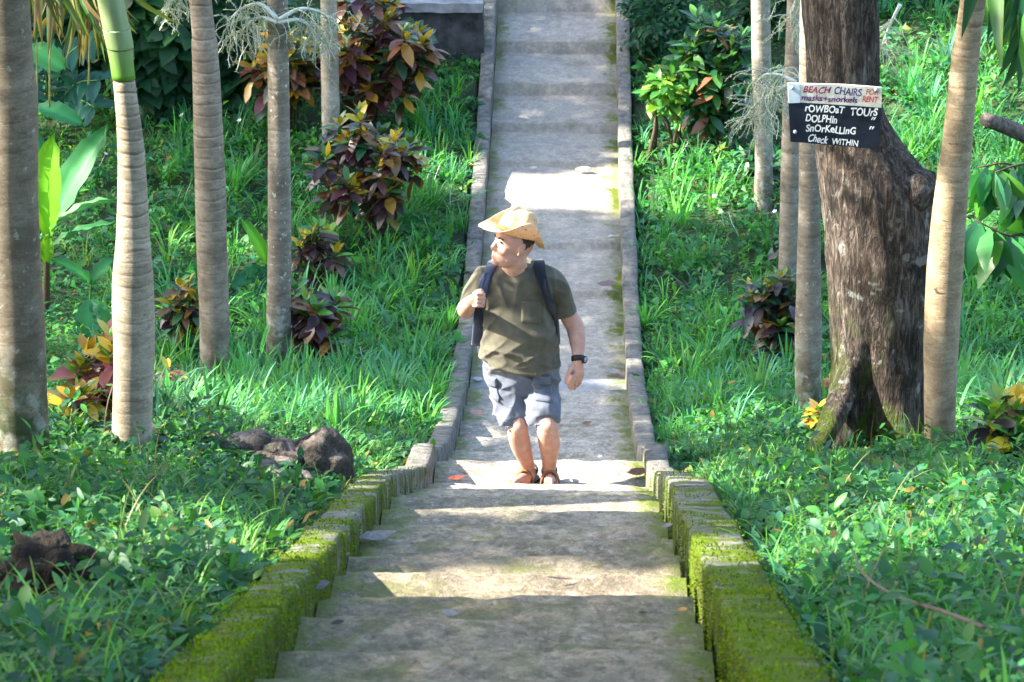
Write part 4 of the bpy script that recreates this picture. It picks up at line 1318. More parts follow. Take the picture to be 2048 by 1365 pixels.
# ---------------------------------------------------------------- wall, stumps, branches
def rough_box(name, a, b, mat, n=24, amp=0.012, parent=None):
    bm = bmesh.new()
    bmesh.ops.create_cube(bm, size=1.0)
    bmesh.ops.subdivide_edges(bm, edges=bm.edges[:], cuts=n, use_grid_fill=True)
    for v in bm.verts:
        p = Vector((a[i]+(v.co[i]+0.5)*(b[i]-a[i]) for i in range(3)))
        v.co = p+Vector((nz3(p.x*6, p.y*6, p.z*6), nz3(p.x*6+5, p.y*6, p.z*6), nz3(p.x*6, p.y*6+5, p.z*6)))*amp
    me = bpy.data.meshes.new(name); bm.to_mesh(me); bm.free()
    me.materials.append(mat)
    o = bpy.data.objects.new(name, me); lnk(o)
    if parent is not None:
        o.parent = parent; o.matrix_parent_inverse = Matrix.Translation(parent.location).inverted()
    return o
M_WALL = plain('dark_stained_wall', (0.055, 0.055, 0.06), 0.9, 0.2, 7, 0.6, 0.5, 0.03)
M_SLAB = plain('grey_slab', (0.22, 0.23, 0.25), 0.85, 0.2, 9, 0.35, 0.4, 0.02)
WF = 27.5
wq = P(966, 12, WF); wl = P(700, 12, WF)
wt = empty('retaining_wall', (wq.x-0.6, WF+0.1, wq.z-0.9))
tag(wt, 'low dark stained retaining wall joining the left kerb at the top of the path', 'wall')
rough_box('wall_face', (wl.x, WF+0.02, wq.z-1.2), (wq.x, WF+0.3, wq.z-0.06), M_WALL, parent=wt)
rough_box('coping', (wl.x, WF-0.04, wq.z-0.058), (wq.x-0.003, WF+0.37, wq.z+0.03), M_SLAB, parent=wt)

def stump_mat():
    m, nt, b = new_mat('mossy_stump_wood')
    g, sx, nn = position(nt)
    pos = g.outputs['Position']
    n1 = noise_n(nt, pos, 9.0, 6, 0.7, 0.6); n2 = noise_n(nt, pos, 38.0, 5, 0.7)
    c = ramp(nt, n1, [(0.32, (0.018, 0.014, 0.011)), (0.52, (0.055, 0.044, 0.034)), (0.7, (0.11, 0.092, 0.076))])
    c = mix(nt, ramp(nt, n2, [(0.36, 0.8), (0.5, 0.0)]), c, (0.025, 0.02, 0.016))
    worn_lit = math_n(nt, 'MULTIPLY', maprange(nt, nn.outputs[2], 0.55, 0.9), ramp(nt, n1, [(0.44, 0.0), (0.58, 0.8)]))  # pale on upward faces: sunlight on the stump top put into the colour
    c = mix(nt, worn_lit, c, (0.28, 0.22, 0.185))
    ms = math_n(nt, 'MULTIPLY', ramp(nt, noise_n(nt, pos, 6.0, 4), [(0.5, 0.0), (0.6, 0.7)]), maprange(nt, nn.outputs[2], 0.9, 0.2))
    c = mix(nt, ms, c, (0.05, 0.075, 0.01))
    nt.links.new(c, b.inputs['Base Color']); b.inputs['Roughness'].default_value = 0.9
    bump(nt, b, math_n(nt, 'ADD', n1, math_n(nt, 'MULTIPLY', n2, 0.5)), 1.0, 0.06)
    return m
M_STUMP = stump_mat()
def lump(pts, seed, amp=0.25):
    """a gnarled mass from a few squashed balls, in world space"""
    parts = []
    for px, py, F, rx, ry, rz in pts:
        c = P(px, py, F)
        bm = bmesh.new(); bmesh.ops.create_icosphere(bm, subdivisions=4, radius=1.0)
        V = []
        for v in bm.verts:
            n = v.co.normalized()
            k = 1+amp*nz3(n.x*1.6+seed, n.y*1.6, n.z*1.6)+amp*0.5*nz3(n.x*5, n.y*5+seed, n.z*5)+amp*0.25*nz3(n.x*13, n.y*13, n.z*13+seed)
            V.append(Vector((c.x+n.x*rx*k, c.y+n.y*ry*k, c.z+n.z*rz*k)))
        Fc = [tuple(v.index for v in f.verts) for f in bm.faces]
        bm.free(); parts.append((V, Fc))
    return merge(*parts)
gs = G(640, 965)
FS_ = gs.y
st = empty('tree_stump', tuple(gs))
tag(st, 'gnarled grey tree stump with a pale sunlit top beside the left kerb', 'stump')
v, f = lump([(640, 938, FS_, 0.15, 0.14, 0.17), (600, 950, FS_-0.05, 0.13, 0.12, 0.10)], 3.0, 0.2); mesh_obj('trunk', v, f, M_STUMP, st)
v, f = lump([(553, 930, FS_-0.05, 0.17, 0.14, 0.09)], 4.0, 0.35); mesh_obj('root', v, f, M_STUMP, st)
rt = smooth_pts([tuple(P(a, b, FS_-0.05*i)) for i, (a, b) in enumerate(((545, 925), (470, 905), (400, 890), (330, 880), (270, 872)))], 20)
v, f = tube(rt, list(np.linspace(0.095, 0.05, 20)), 12)
v = [p+Vector((0.5, 0.5, 1))*(0.06*nz3(p.x*6, p.y*6, p.z*6)) for p in v]
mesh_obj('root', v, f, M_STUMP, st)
rt = smooth_pts([tuple(P(a, b, FS_-0.35-0.1*i)) for i, (a, b) in enumerate(((520, 962), (560, 968), (600, 995), (625, 1040)))], 14)
v, f = tube(rt, list(np.linspace(0.07, 0.04, 14)), 12)
v = [p+Vector((0.5, 0.5, 1))*(0.06*nz3(p.x*6, p.y*6, p.z*6)) for p in v]
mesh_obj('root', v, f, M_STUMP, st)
g5 = G(105, 1215)
M_ROT = plain('rotten_black_wood', (0.022, 0.018, 0.014), 0.95, 0.15, 14, 0.7, 1.0, 0.05)
s2 = empty('rotten_stump', tuple(g5))
tag(s2, 'black rotten stump in the leaves at the lower left', 'stump')
v, f = lump([(105, 1160, g5.y, 0.13, 0.13, 0.12), (120, 1128, g5.y+0.05, 0.08, 0.07, 0.06)], 2.0, 0.5); mesh_obj('trunk', v, f, M_ROT, s2)
v, f = lump([(35, 1165, g5.y, 0.10, 0.08, 0.05)], 6.0, 0.4); mesh_obj('root', v, f, M_ROT, s2)
bw = [tuple(P(a, b, 20.5+c)) for a, b, c in ((1972, 240, -0.3), (2015, 255, 0), (2080, 285, 0.2), (2150, 330, 0.3))]
v, f = tube(smooth_pts(bw, 14), list(np.linspace(0.05, 0.075, 14)), 12)
o = mesh_obj('fallen_branch', v, f, plain('grey_branch', (0.12, 0.10, 0.085), 0.9, 0.2, 25, 0.6, 0.8, 0.03))
tag(o, 'broken grey branch sticking in from the right edge above the drooping leaves', 'branch')
tw = []
for a, b in ((1700, 1205), (1725, 1265), (1790, 1315), (1870, 1345), (1960, 1385)):
    q = G(a, b); tw.append((q.x, q.y, q.z+0.17))
v, f = tube(smooth_pts(tw, 18), list(np.linspace(0.0035, 0.006, 18)), 7)
o = mesh_obj('fallen_twig', v, f, M_STEM); o.data.materials[0] = plain('grey_twig', (0.12, 0.10, 0.08), 0.8, 0.2, 40, 0.3)
tag(o, 'thin bare brown twig curving over the leaves at the lower right', 'twig')

# ---------------------------------------------------------------- litter on the path
def stepz(F):
    i = int(np.searchsorted(LF, F))
    return LZ[min(i, len(LZ)-1)]
def onpath(px, py):
    r = ray(px, py); t = 5.0
    while t < 45:
        q = CAM+r*t
        if q[2] < stepz(q[1])+0.012: break
        t += 0.01
    return Vector((q[0], q[1], stepz(q[1])+0.014))
DRY = dict(brown=(0.16, 0.09, 0.06), grey=(0.20, 0.185, 0.18), red=(0.12, 0.032, 0.022), pink=(0.30, 0.19, 0.155), pale=(0.33, 0.29, 0.25), dark=(0.06, 0.045, 0.045), purple=(0.15, 0.11, 0.12), gold=(0.36, 0.20, 0.06), white=(0.45, 0.44, 0.42))
M_DRY = {k: plain('dry_leaf_'+k, v, 0.8, 0.2, 60, 0.25, 0.3, 0.004) for k, v in DRY.items()}
LT = [(755, 1082, 80, 'grey', 'large curled grey dead leaf on a step by the left kerb'), (914, 963, 40, 'red', 'red-brown dead leaf left of the man on the edge of his step'),
      (1275, 950, 44, 'brown', 'brown curled dead leaf right of the man by the mossy kerb'), (1215, 573, 42, 'purple', 'dark purple-grey dead leaf on the flat path behind the man'),
      (955, 832, 34, 'pink', 'pinkish dead leaf left of the man\'s knees'), (1130, 850, 24, 'pale', 'pale round dead leaf just right of the man\'s knee'),
      (1174, 851, 20, 'brown', 'small thin brown leaf right of the man\'s knees'), (1225, 748, 40, 'pale', 'pale curled leaf on the right beyond the man\'s hanging hand'), (1246, 752, 22, 'pink', 'small pinkish leaf against the right kerb beyond the man\'s hand'),
      (957, 763, 22, 'white', 'white scrap of leaf by the left kerb beside the man\'s shorts'), (938, 880, 18, 'pink', 'dull pink leaf in the left gutter beside the man\'s shin'), (1222, 485, 14, 'white', 'white leaf scrap at the right edge of the far flat path'),
      (1230, 492, 16, 'pale', 'pale leaf scrap in the moss at the right of the far path'), (1165, 343, 32, 'white', 'whitish leaf lying at the top of the sunlit path patch'), (1066, 340, 18, 'white', 'small upright white leaf left of the middle on the far path'),
      (1118, 1170, 52, 'dark', 'narrow black stick-like leaf on the sunlit steps'), (900, 1240, 36, 'grey', 'bluish grey crumpled leaf in the middle of a near step'), (675, 1257, 30, 'dark', 'small black leaf at the left of the lowest steps'),
      (1285, 1237, 18, 'dark', 'small black leaf fragment right of the middle on a near step'), (683, 1122, 34, 'pale', 'pale dead leaf against the left kerb above the sunlit steps'), (640, 1183, 44, 'grey', 'grey-brown dead leaf wedged under the left kerb'),
      (1365, 1232, 22, 'gold', 'small tan leaf in the moss by the right kerb'), (930, 750, 26, 'gold', 'tan leaf lying on the left kerb beside the man'), (1335, 1060, 24, 'grey', 'grey leaf caught between a step and the right kerb'),
      (1200, 920, 10, 'white', 'tiny white fragment right of the man\'s feet')]
for i, (px, py, w, c, lb) in enumerate(LT):
    q = onpath(px, py)
    k = pxm(q); L = w/k
    r = random.Random(i)
    tv, tt = LEAF_O if w > 15 else SMALL
    yaw = r.uniform(-0.4, 0.4)+(math.pi if r.random() < 0.5 else 0)
    a = Vector((math.cos(yaw), math.sin(yaw)*0.6, r.uniform(-0.05, 0.12))).normalized(); up = Vector((r.gauss(0, .2), r.gauss(-0.25, .15), 1))
    s = up.cross(a).normalized(); n = a.cross(s)
    wd = 0.35 if c == 'dark' and w > 40 else r.uniform(1.0, 1.7)
    c0 = q - a*L*0.5 + Vector((0, 0, 0.014))
    V = []
    for p in tv:
        curl = 0.35*(p[1]**2)*2 + 0.10*math.sin(p[0]*7+i)*abs(p[1])
        V.append(c0+a*(p[0]*L)+s*(p[1]*L*wd)+n*((abs(p[2])*0.5+curl)*L))
    V2 = [v+n*0.0015 for v in V]
    m = len(V)
    Fc = [tuple(t) for t in tt]+[tuple(x+m for x in t)[::-1] for t in tt]
    o = mesh_obj('dead_leaf', V+V2, Fc, M_DRY[c], smooth=False)
    tag(o, lb, 'dead leaf', 'dead leaves scattered on the path')

# little white flowers in the grass
M_FLOWER = plain('white_petals', (0.8, 0.8, 0.82), 0.5, 0.3, 20, 0.03, 0)
fl = None
for i, (px, py) in enumerate(((183, 222), (213, 352), (880, 375), (905, 412), (690, 745), (1428, 437), (1440, 470), (1330, 160), (1440, 330), (1468, 305), (1455, 470), (365, 275), (480, 285), (855, 128), (1375, 330), (1425, 335), (720, 740), (500, 760), (1548, 470), (1600, 515))):
    q = G(px, py)
    p = Vector((q.x, q.y, q.z+0.20))
    if fl is None:
        V, Fc = [], []
        for k in range(5):
            a = k*2*math.pi/5
            d = Vector((math.cos(a), math.sin(a), 0.25)); s = Vector((-math.sin(a), math.cos(a), 0))
            o_ = len(V)
            V += [Vector((0, 0, 0)), d*0.015+s*0.008, d*0.025, d*0.015-s*0.008]; Fc.append((o_, o_+1, o_+2, o_+3))
        v, f = tube([Vector((0, 0, 0.004)), Vector((0.01, 0, -0.1)), Vector((0, 0, -0.22))], 0.002, 5)
        V, Fc = merge((V, Fc), (v, f))
        fl = mesh_obj('white_flower', V, Fc, M_FLOWER, smooth=False); o = fl
    else:
        o = fl.copy(); COL.objects.link(o)
    o.location = p; o.rotation_euler = (0.5, 0.2*(i % 3), i)
    tag(o, 'tiny white flower on a thin stalk among the green plants', 'flower', 'tiny white flowers dotted over the green slopes')

# ---------------------------------------------------------------- the man climbing the steps
from mathutils.bvhtree import BVHTree
MF = 15.1
def PP(px, py, dF=0.0): return P(px, py, MF+dF)

def fuse(name, parts, voxel, mat, parent, smooth=4, disp=None):
    V, Fc = merge(*parts)
    me = bpy.data.meshes.new('tmp'); me.from_pydata([tuple(v) for v in V], [], Fc)
    bm = bmesh.new(); bm.from_mesh(me); bmesh.ops.recalc_face_normals(bm, faces=bm.faces[:]); bm.to_mesh(me); bm.free()
    o = bpy.data.objects.new('tmp', me); COL.objects.link(o)
    r = o.modifiers.new('r', 'REMESH'); r.mode = 'VOXEL'; r.voxel_size = voxel; r.adaptivity = 0
    s = o.modifiers.new('s', 'SMOOTH'); s.factor = 0.5; s.iterations = smooth
    dg = bpy.context.evaluated_depsgraph_get()
    m2 = bpy.data.meshes.new_from_object(o.evaluated_get(dg))
    bpy.data.objects.remove(o)
    if disp:
        nor = [v.normal.copy() for v in m2.vertices]
        for v, n in zip(m2.vertices, nor):
            v.co = v.co + n*disp(v.co)
    m2.polygons.foreach_set('use_smooth', [True]*len(m2.polygons))
    m2.materials.clear(); m2.materials.append(mat); m2.name = name
    ob = bpy.data.objects.new(name, m2); COL.objects.link(ob)
    if disp:
        sm = ob.modifiers.new('soften', 'SMOOTH'); sm.factor = 0.5; sm.iterations = 2
    if parent is not None:
        ob.parent = parent; ob.matrix_parent_inverse = Matrix.Translation(parent.location).inverted()
    return ob

def ball(c, rx, ry, rz, axes=None, n=3):
    bm = bmesh.new(); bmesh.ops.create_icosphere(bm, subdivisions=n, radius=1.0)
    if axes is None: axes = (Vector((1, 0, 0)), Vector((0, 1, 0)), Vector((0, 0, 1)))
    V = [Vector(c)+axes[0]*(v.co.x*rx)+axes[1]*(v.co.y*ry)+axes[2]*(v.co.z*rz) for v in bm.verts]
    Fc = [tuple(v.index for v in f.verts) for f in bm.faces]
    bm.free(); return V, Fc

def limb(ctrl, n=16, seg=18, flat=False):
    """ctrl rows (px, py, dF, radius m), rounded at both ends"""
    rows = []
    for px, py, dF, r in ctrl:
        q = PP(px, py, dF); rows.append((q.x, q.y, q.z, r))
    rows = smooth_pts(rows, n)
    pts = [Vector(r[:3]) for r in rows]; rs = [float(r[3]) for r in rows]
    d0 = (pts[0]-pts[1]).normalized(); d1 = (pts[-1]-pts[-2]).normalized()
    pts = [pts[0]+d0*rs[0]*0.7, pts[0]+d0*rs[0]*0.4]+pts
    rs = [rs[0]*0.35, rs[0]*0.8]+rs
    if not flat:
        pts += [pts[-1]+d1*rs[-1]*0.4, pts[-1]+d1*rs[-1]*0.7]
        rs += [rs[-1]*0.8, rs[-1]*0.35]
    return tube(pts, rs, seg)

def rings(ctrl, n=40, seg=36, pw=0.85):
    """ctrl rows (px, py, dF, half width px, half depth m)"""
    rows = []
    for px, py, dF, hw, dp in ctrl:
        q = PP(px, py, dF); rows.append((q.x, q.y, q.z, hw/pxm(q), dp))
    rows = smooth_pts(rows, n)
    V, Fc = [], []
    for x, y, z, a, b in rows:
        for k in range(seg):
            t = 2*math.pi*k/seg
            c, s = math.cos(t), math.sin(t)
            V.append(Vector((x+a*math.copysign(abs(c)**pw, c), y+b*math.copysign(abs(s)**pw, s), z)))
    for i in range(n-1):
        for k in range(seg):
            Fc.append((i*seg+k, i*seg+(k+1) % seg, (i+1)*seg+(k+1) % seg, (i+1)*seg+k))
    Fc.append(tuple(range(seg))[::-1]); Fc.append(tuple(range((n-1)*seg, n*seg)))
    return V, Fc

def skin_mat():
    m, nt, b = new_mat('skin')
    co = coords(nt)
    f = noise_n(nt, co, 22.0, 4); f2 = noise_n(nt, co, 120, 3)
    c = ramp(nt, f, [(0.3, (0.48, 0.25, 0.185)), (0.6, (0.56, 0.33, 0.255)), (0.75, (0.60, 0.37, 0.29))])
    c = mix(nt, ramp(nt, f2, [(0.48, 0.0), (0.70, 0.45)]), c, (0.40, 0.18, 0.13))
    c = mix(nt, ramp(nt, noise_n(nt, co, 9.0, 4), [(0.5, 0.0), (0.7, 0.5)]), c, (0.50, 0.22, 0.17))
    nt.links.new(c, b.inputs['Base Color']); b.inputs['Roughness'].default_value = 0.62
    b.inputs['Specular IOR Level'].default_value = 0.3
    b.inputs['Subsurface Weight'].default_value = 0.12
    b.inputs['Subsurface Radius'].default_value = (0.02, 0.008, 0.004)
    bump(nt, b, f2, 0.15, 0.002)
    return m
M_SKIN = skin_mat()
def cloth(name, col, amount=0.18):
    m, nt, b = new_mat(name)
    co = coords(nt)
    f = noise_n(nt, co, 14.0, 4); w = noise_n(nt, co, 420.0, 2)
    c = ramp(nt, f, [(0.3, tuple(x*(1-amount) for x in col)), (0.7, tuple(x*(1+amount) for x in col))])
    nt.links.new(c, b.inputs['Base Color']); b.inputs['Roughness'].default_value = 0.9; b.inputs['Specular IOR Level'].default_value = 0.15
    b.inputs['Sheen Weight'].default_value = 0.15
    bump(nt, b, w, 0.25, 0.002)
    return m
M_SHIRT = cloth('olive_shirt_cloth', (0.095, 0.088, 0.064), 0.28)
M_SHORT = cloth('grey_shorts_cloth', (0.125, 0.14, 0.18), 0.25)
M_PACK = cloth('black_pack_fabric', (0.012, 0.014, 0.022), 0.3)
M_STRAP = cloth('navy_strap_fabric', (0.04, 0.055, 0.10), 0.3)
M_SAND = plain('brown_sandal_leather', (0.24, 0.105, 0.045), 0.6, 0.3, 60, 0.25)
M_DARK = plain('black_rubber', (0.012, 0.012, 0.013), 0.5, 0.4, 60, 0.2)
M_HAIR = plain('short_brown_hair', (0.05, 0.03, 0.02), 0.7, 0.3, 160, 0.5, 0.6, 0.004)
M_LIP = plain('lip', (0.44, 0.21, 0.17), 0.5, 0.3, 60, 0.1)
M_EYE = plain('dark_eye', (0.03, 0.02, 0.015), 0.3, 0.5, 60, 0.1)

TREAD = 8-6.335
man = empty('person', PP(1070, 960, 0))
man.location.z = TREAD
tag(man, 'man in a straw cowboy hat, olive T-shirt and grey cargo shorts climbing the steps', 'person')

# head frame: he looks to the photo's left and slightly up
fw = Vector((-0.86, -0.42, 0.20)).normalized()
lf = Vector((0.08, 0.05, 1)).cross(fw).normalized()
upv = fw.cross(lf).normalized()
HC = PP(1024, 490, -0.09)
HS = 0.96
def H(f, l, u): return HC + (fw*f + lf*l + upv*u)*HS
AX = (fw, lf, upv)
head = [ball(H(-0.012, 0, 0.025), 0.108, 0.081, 0.112, AX, 4), ball(H(0.030, 0, -0.062), 0.072, 0.064, 0.060, AX), ball(H(0.078, 0, -0.100), 0.024, 0.030, 0.022, AX),
        ball(H(0.028, 0, -0.095), 0.055, 0.052, 0.035, AX),
        tube([H(0.088, 0, 0.030), H(0.103, 0, 0.0), H(0.113, 0, -0.024), H(0.104, 0, -0.036)], [0.010, 0.012, 0.015, 0.012], 12),
        ball(H(0.098, 0.012, -0.030), 0.013, 0.010, 0.009, AX), ball(H(0.098, -0.012, -0.030), 0.013, 0.010, 0.009, AX),
        ball(H(0.078, 0, 0.042), 0.022, 0.055, 0.014, AX), ball(H(0.090, 0, -0.064), 0.018, 0.027, 0.013, AX), ball(H(0.087, 0, -0.081), 0.018, 0.024, 0.010, AX),
        ball(H(0.056, 0.036, -0.030), 0.034, 0.030, 0.034, AX), ball(H(0.056, -0.036, -0.030), 0.034, 0.030, 0.034, AX),
        ball(H(0.01, 0.05, -0.07), 0.05, 0.022, 0.035, AX), ball(H(0.01, -0.05, -0.07), 0.05, 0.022, 0.035, AX)]
for sd in (1, -1):
    head.append(ball(H(-0.018, 0.084*sd, -0.005), 0.019, 0.010, 0.034, AX)); head.append(ball(H(-0.026, 0.090*sd, 0.012), 0.012, 0.007, 0.018, AX)); head.append(ball(H(-0.010, 0.082*sd, -0.032), 0.011, 0.008, 0.012, AX))
neckb = PP(1034, 545, 0.01)
head.append(tube([H(-0.03, 0, -0.01), H(-0.028, 0, -0.075), H(-0.03, 0, -0.12).lerp(neckb, 0.5), neckb+Vector((0, 0, -0.06))], [0.062, 0.066, 0.068, 0.085], 18))
body = list(head)
# trunk under the clothes
body.append(rings([(1034, 540, 0, 46, 0.075), (1036, 560, 0, 60, 0.09), (1037, 620, 0, 60, 0.12), (1038, 690, 0, 64, 0.14), (1042, 730, 0, 62, 0.13), (1046, 770, 0, 60, 0.11)]))
# right arm, bent, hand on the strap
body.append(limb([(972, 560, 0.0, 0.046), (950, 587, 0.02, 0.050), (934, 618, 0.03, 0.047), (932, 617, -0.06, 0.048), (936, 611, -0.15, 0.041), (942, 605, -0.215, 0.032)], 22))
body.append(tube([PP(941, 606, -0.20), PP(945, 603, -0.235), PP(951, 600, -0.262), PP(956, 598, -0.275)], [(0.030, 0.024), (0.040, 0.026), (0.040, 0.024), (0.034, 0.016)], 14))
for i, y in enumerate((588.5, 596.5, 604.5, 612)):
    L = (1.0, 1.05, 1.0, 0.85)[i]
    body.append(tube([PP(947, y, -0.262), PP(955, y-0.8, -0.288), PP(955+10*L, y-0.4, -0.284), PP(956+12.5*L, y+0.6, -0.262), PP(954+9*L, y+1, -0.246)], [0.0105, 0.0112, 0.0105, 0.0098, 0.0080], 10))
body.append(tube([PP(946, 594, -0.245), PP(953, 584, -0.268), PP(962, 581, -0.274), PP(967, 583, -0.270)], [0.013, 0.0125, 0.011, 0.008], 10))
# left arm hanging
body.append(limb([(1096, 560, 0.0, 0.046), (1120, 592, 0.02, 0.052), (1138, 632, 0.04, 0.050), (1150, 655, 0.03, 0.050), (1155, 685, -0.02, 0.043), (1156, 712, -0.07, 0.031), (1156, 724, -0.085, 0.031)], 26))
body.append(tube([PP(1156, 722, -0.085), PP(1155, 735, -0.095), PP(1154, 748, -0.105), PP(1152, 757, -0.112)], [(0.026, 0.023), (0.036, 0.022), (0.042, 0.021), (0.038, 0.017)], 14))
for i, (x0, x1, x2, f) in enumerate(((1141, 1137, 1139, -0.145), (1147, 1144, 1143, -0.13), (1154, 1152, 1148, -0.11), (1161, 1160, 1155, -0.09))):
    e = (0, 3, 2, -4)[i]
    body.append(tube([PP(x0+2, 750, f), PP(x0, 761, f-0.008), PP(x1, 770+e, f+0.002), PP(x2, 777+e*0.8, f+0.022)], [0.0115, 0.0108, 0.0098, 0.0082], 10))
body.append(tube([PP(1147, 732, -0.10), PP(1138, 744, -0.13), PP(1133, 757, -0.14), PP(1132, 768, -0.138)], [0.016, 0.0135, 0.011, 0.0085], 10))
# legs
body.append(limb([(1016, 775, 0, 0.085), (1026, 815, -0.10, 0.072), (1034, 850, -0.16, 0.057), (1036, 868, -0.15, 0.056), (1042, 892, -0.09, 0.055), (1051, 918, -0.03, 0.043), (1057, 940, 0.015, 0.035), (1058, 951, 0.02, 0.036)], 30))
body.append(limb([(1080, 775, 0, 0.088), (1088, 815, -0.12, 0.075), (1094, 850, -0.19, 0.060), (1096, 868, -0.18, 0.059), (1099, 890, -0.12, 0.058), (1099, 916, -0.05, 0.044), (1098, 940, 0.0, 0.037), (1099, 951, 0.01, 0.037)], 30))
body.append(ball(PP(1095, 856, -0.238), 0.036, 0.018, 0.036)); body.append(ball(PP(1035, 858, -0.206), 0.034, 0.018, 0.034))
feet = []
for ax, ay, dF, tx in ((1057, 950, 0.02, -0.085), (1099, 950, 0.01, 0.012)):
    a = PP(ax, ay, dF)
    heel = Vector((a.x-tx*0.25, a.y+0.055, TREAD+0.045)); ball_ = Vector((a.x+tx*0.8, a.y-0.13, TREAD+0.038)); toe = Vector((a.x+tx*1.15, a.y-0.195, TREAD+0.030))
    body.append(tube([heel+Vector((0, 0.012, 0)), heel, Vector((a.x, a.y-0.02, TREAD+0.055)), Vector((a.x+tx*0.45, a.y-0.08, TREAD+0.048)), ball_, toe], [(0.022, 0.02), (0.034, 0.030), (0.040, 0.040), (0.044, 0.032), (0.047, 0.022), (0.036, 0.015)], 16))
    for k in range(5):
        o_ = (k-2)*0.0165*(-1 if tx < 0 else 1)
        s_ = (0.9, 1.0, 1.0, 0.95, 1.25)[k]
        base = ball_+Vector((o_*1.05, 0.0, -0.004)); tip = toe+Vector((o_, -0.028-0.010*(k > 1), -0.012))
        body.append(tube([base, base.lerp(tip, 0.6)+Vector((0, 0, 0.004)), tip], [0.010*s_, 0.0092*s_, 0.0078*s_], 9))
    feet.append((a, heel, ball_, toe, tx))
BODY = fuse('body', body, 0.0048, M_SKIN, man, 3)

def wr(scale, amp, stretch=(1, 1, 1)):
    return lambda p: amp*(nz3(p.x*scale*stretch[0], p.y*scale*stretch[1], p.z*scale*stretch[2])+0.5*nz3(p.x*scale*2.3*stretch[0]+3, p.y*scale*2.3, p.z*scale*2.3*stretch[2]))
def crease(p, ax, sc, seed):
    a = p.x*ax[0]+p.y*ax[1]+p.z*ax[2]
    b = p.x*ax[2]-p.z*ax[0]
    n = nz3(a*sc+seed, b*sc*0.28, p.y*sc*0.4)
    return (1-min(1, abs(n)*2.6))**2
def shirt_folds(p):
    c = PP(1038, 640, 0)
    u, v = (p.x-c.x), (p.z-c.z)
    d = wr(7, 0.004, (1, 1, 1.3))(p)
    low = max(0, min(1, (-v+0.10)/0.25)); up = max(0, min(1, (v-0.05)/0.15))
    d += 0.017*crease(p, (0.25, 0, 1), 9.5, 3)*low + 0.010*crease(p, (-0.35, 0, 1), 13, 23)*low
    d += 0.014*crease(p, (0.7 if u > 0 else -0.7, 0, 0.7), 11, 8)*max(0, min(1, (abs(u)-0.05)/0.1))
    d += 0.011*crease(p, (1, 0, 0.25), 10, 15)*up
    return d - 0.007
shirt = [rings([(1034, 527, -0.015, 29, 0.075), (1034, 531, -0.01, 40, 0.086), (1034, 538, -0.005, 60, 0.105), (1035, 548, 0, 74, 0.12), (1036, 566, 0, 77, 0.135), (1036, 600, 0, 72, 0.148), (1037, 640, -0.01, 71, 0.162), (1037, 680, -0.02, 73, 0.172), (1039, 708, -0.02, 73, 0.170), (1041, 728, -0.02, 73, 0.164)], 60, 48, 0.9),
         limb([(988, 550, 0, 0.066), (966, 561, 0, 0.068), (950, 585, 0.005, 0.066), (942, 608, 0.005, 0.068)], 16, 24, True), limb([(1083, 552, 0, 0.070), (1106, 564, 0, 0.070), (1121, 592, 0.015, 0.067), (1131, 628, 0.03, 0.069)], 16, 24, True)]
SHIRT = fuse('t_shirt', shirt, 0.0048, M_SHIRT, man, 3, shirt_folds)
v, f = tube([PP(1034, 526, -0.015)+Vector((0.082*math.cos(t), 0.080*math.sin(t), -0.006+0.010*math.sin(t))) for t in np.linspace(0, 2*math.pi, 33)], 0.009, 8, False)
mesh_obj('collar', v, f, M_SHIRT, SHIRT)

def short_folds(p):
    return wr(9, 0.004)(p)+0.016*crease(p, (0.5, 0, 0.8), 12, 4)+0.013*crease(p, (-0.8, 0, 0.5), 13, 11)-0.008
shorts = [rings([(1041, 715, 0, 73, 0.155), (1042, 735, 0, 74, 0.158), (1044, 758, 0, 73, 0.15), (1046, 778, -0.01, 66, 0.12)], 24, 40, 0.9),
          limb([(1012, 766, -0.01, 0.100), (1016, 795, -0.06, 0.098), (1025, 832, -0.125, 0.088), (1026, 838, -0.128, 0.089)], 14, 26, True), limb([(1080, 766, -0.01, 0.102), (1083, 795, -0.07, 0.102), (1085, 825, -0.135, 0.103), (1086, 832, -0.138, 0.104)], 14, 26, True)]
SHORTS = fuse('cargo_shorts', shorts, 0.0048, M_SHORT, man, 2, short_folds)

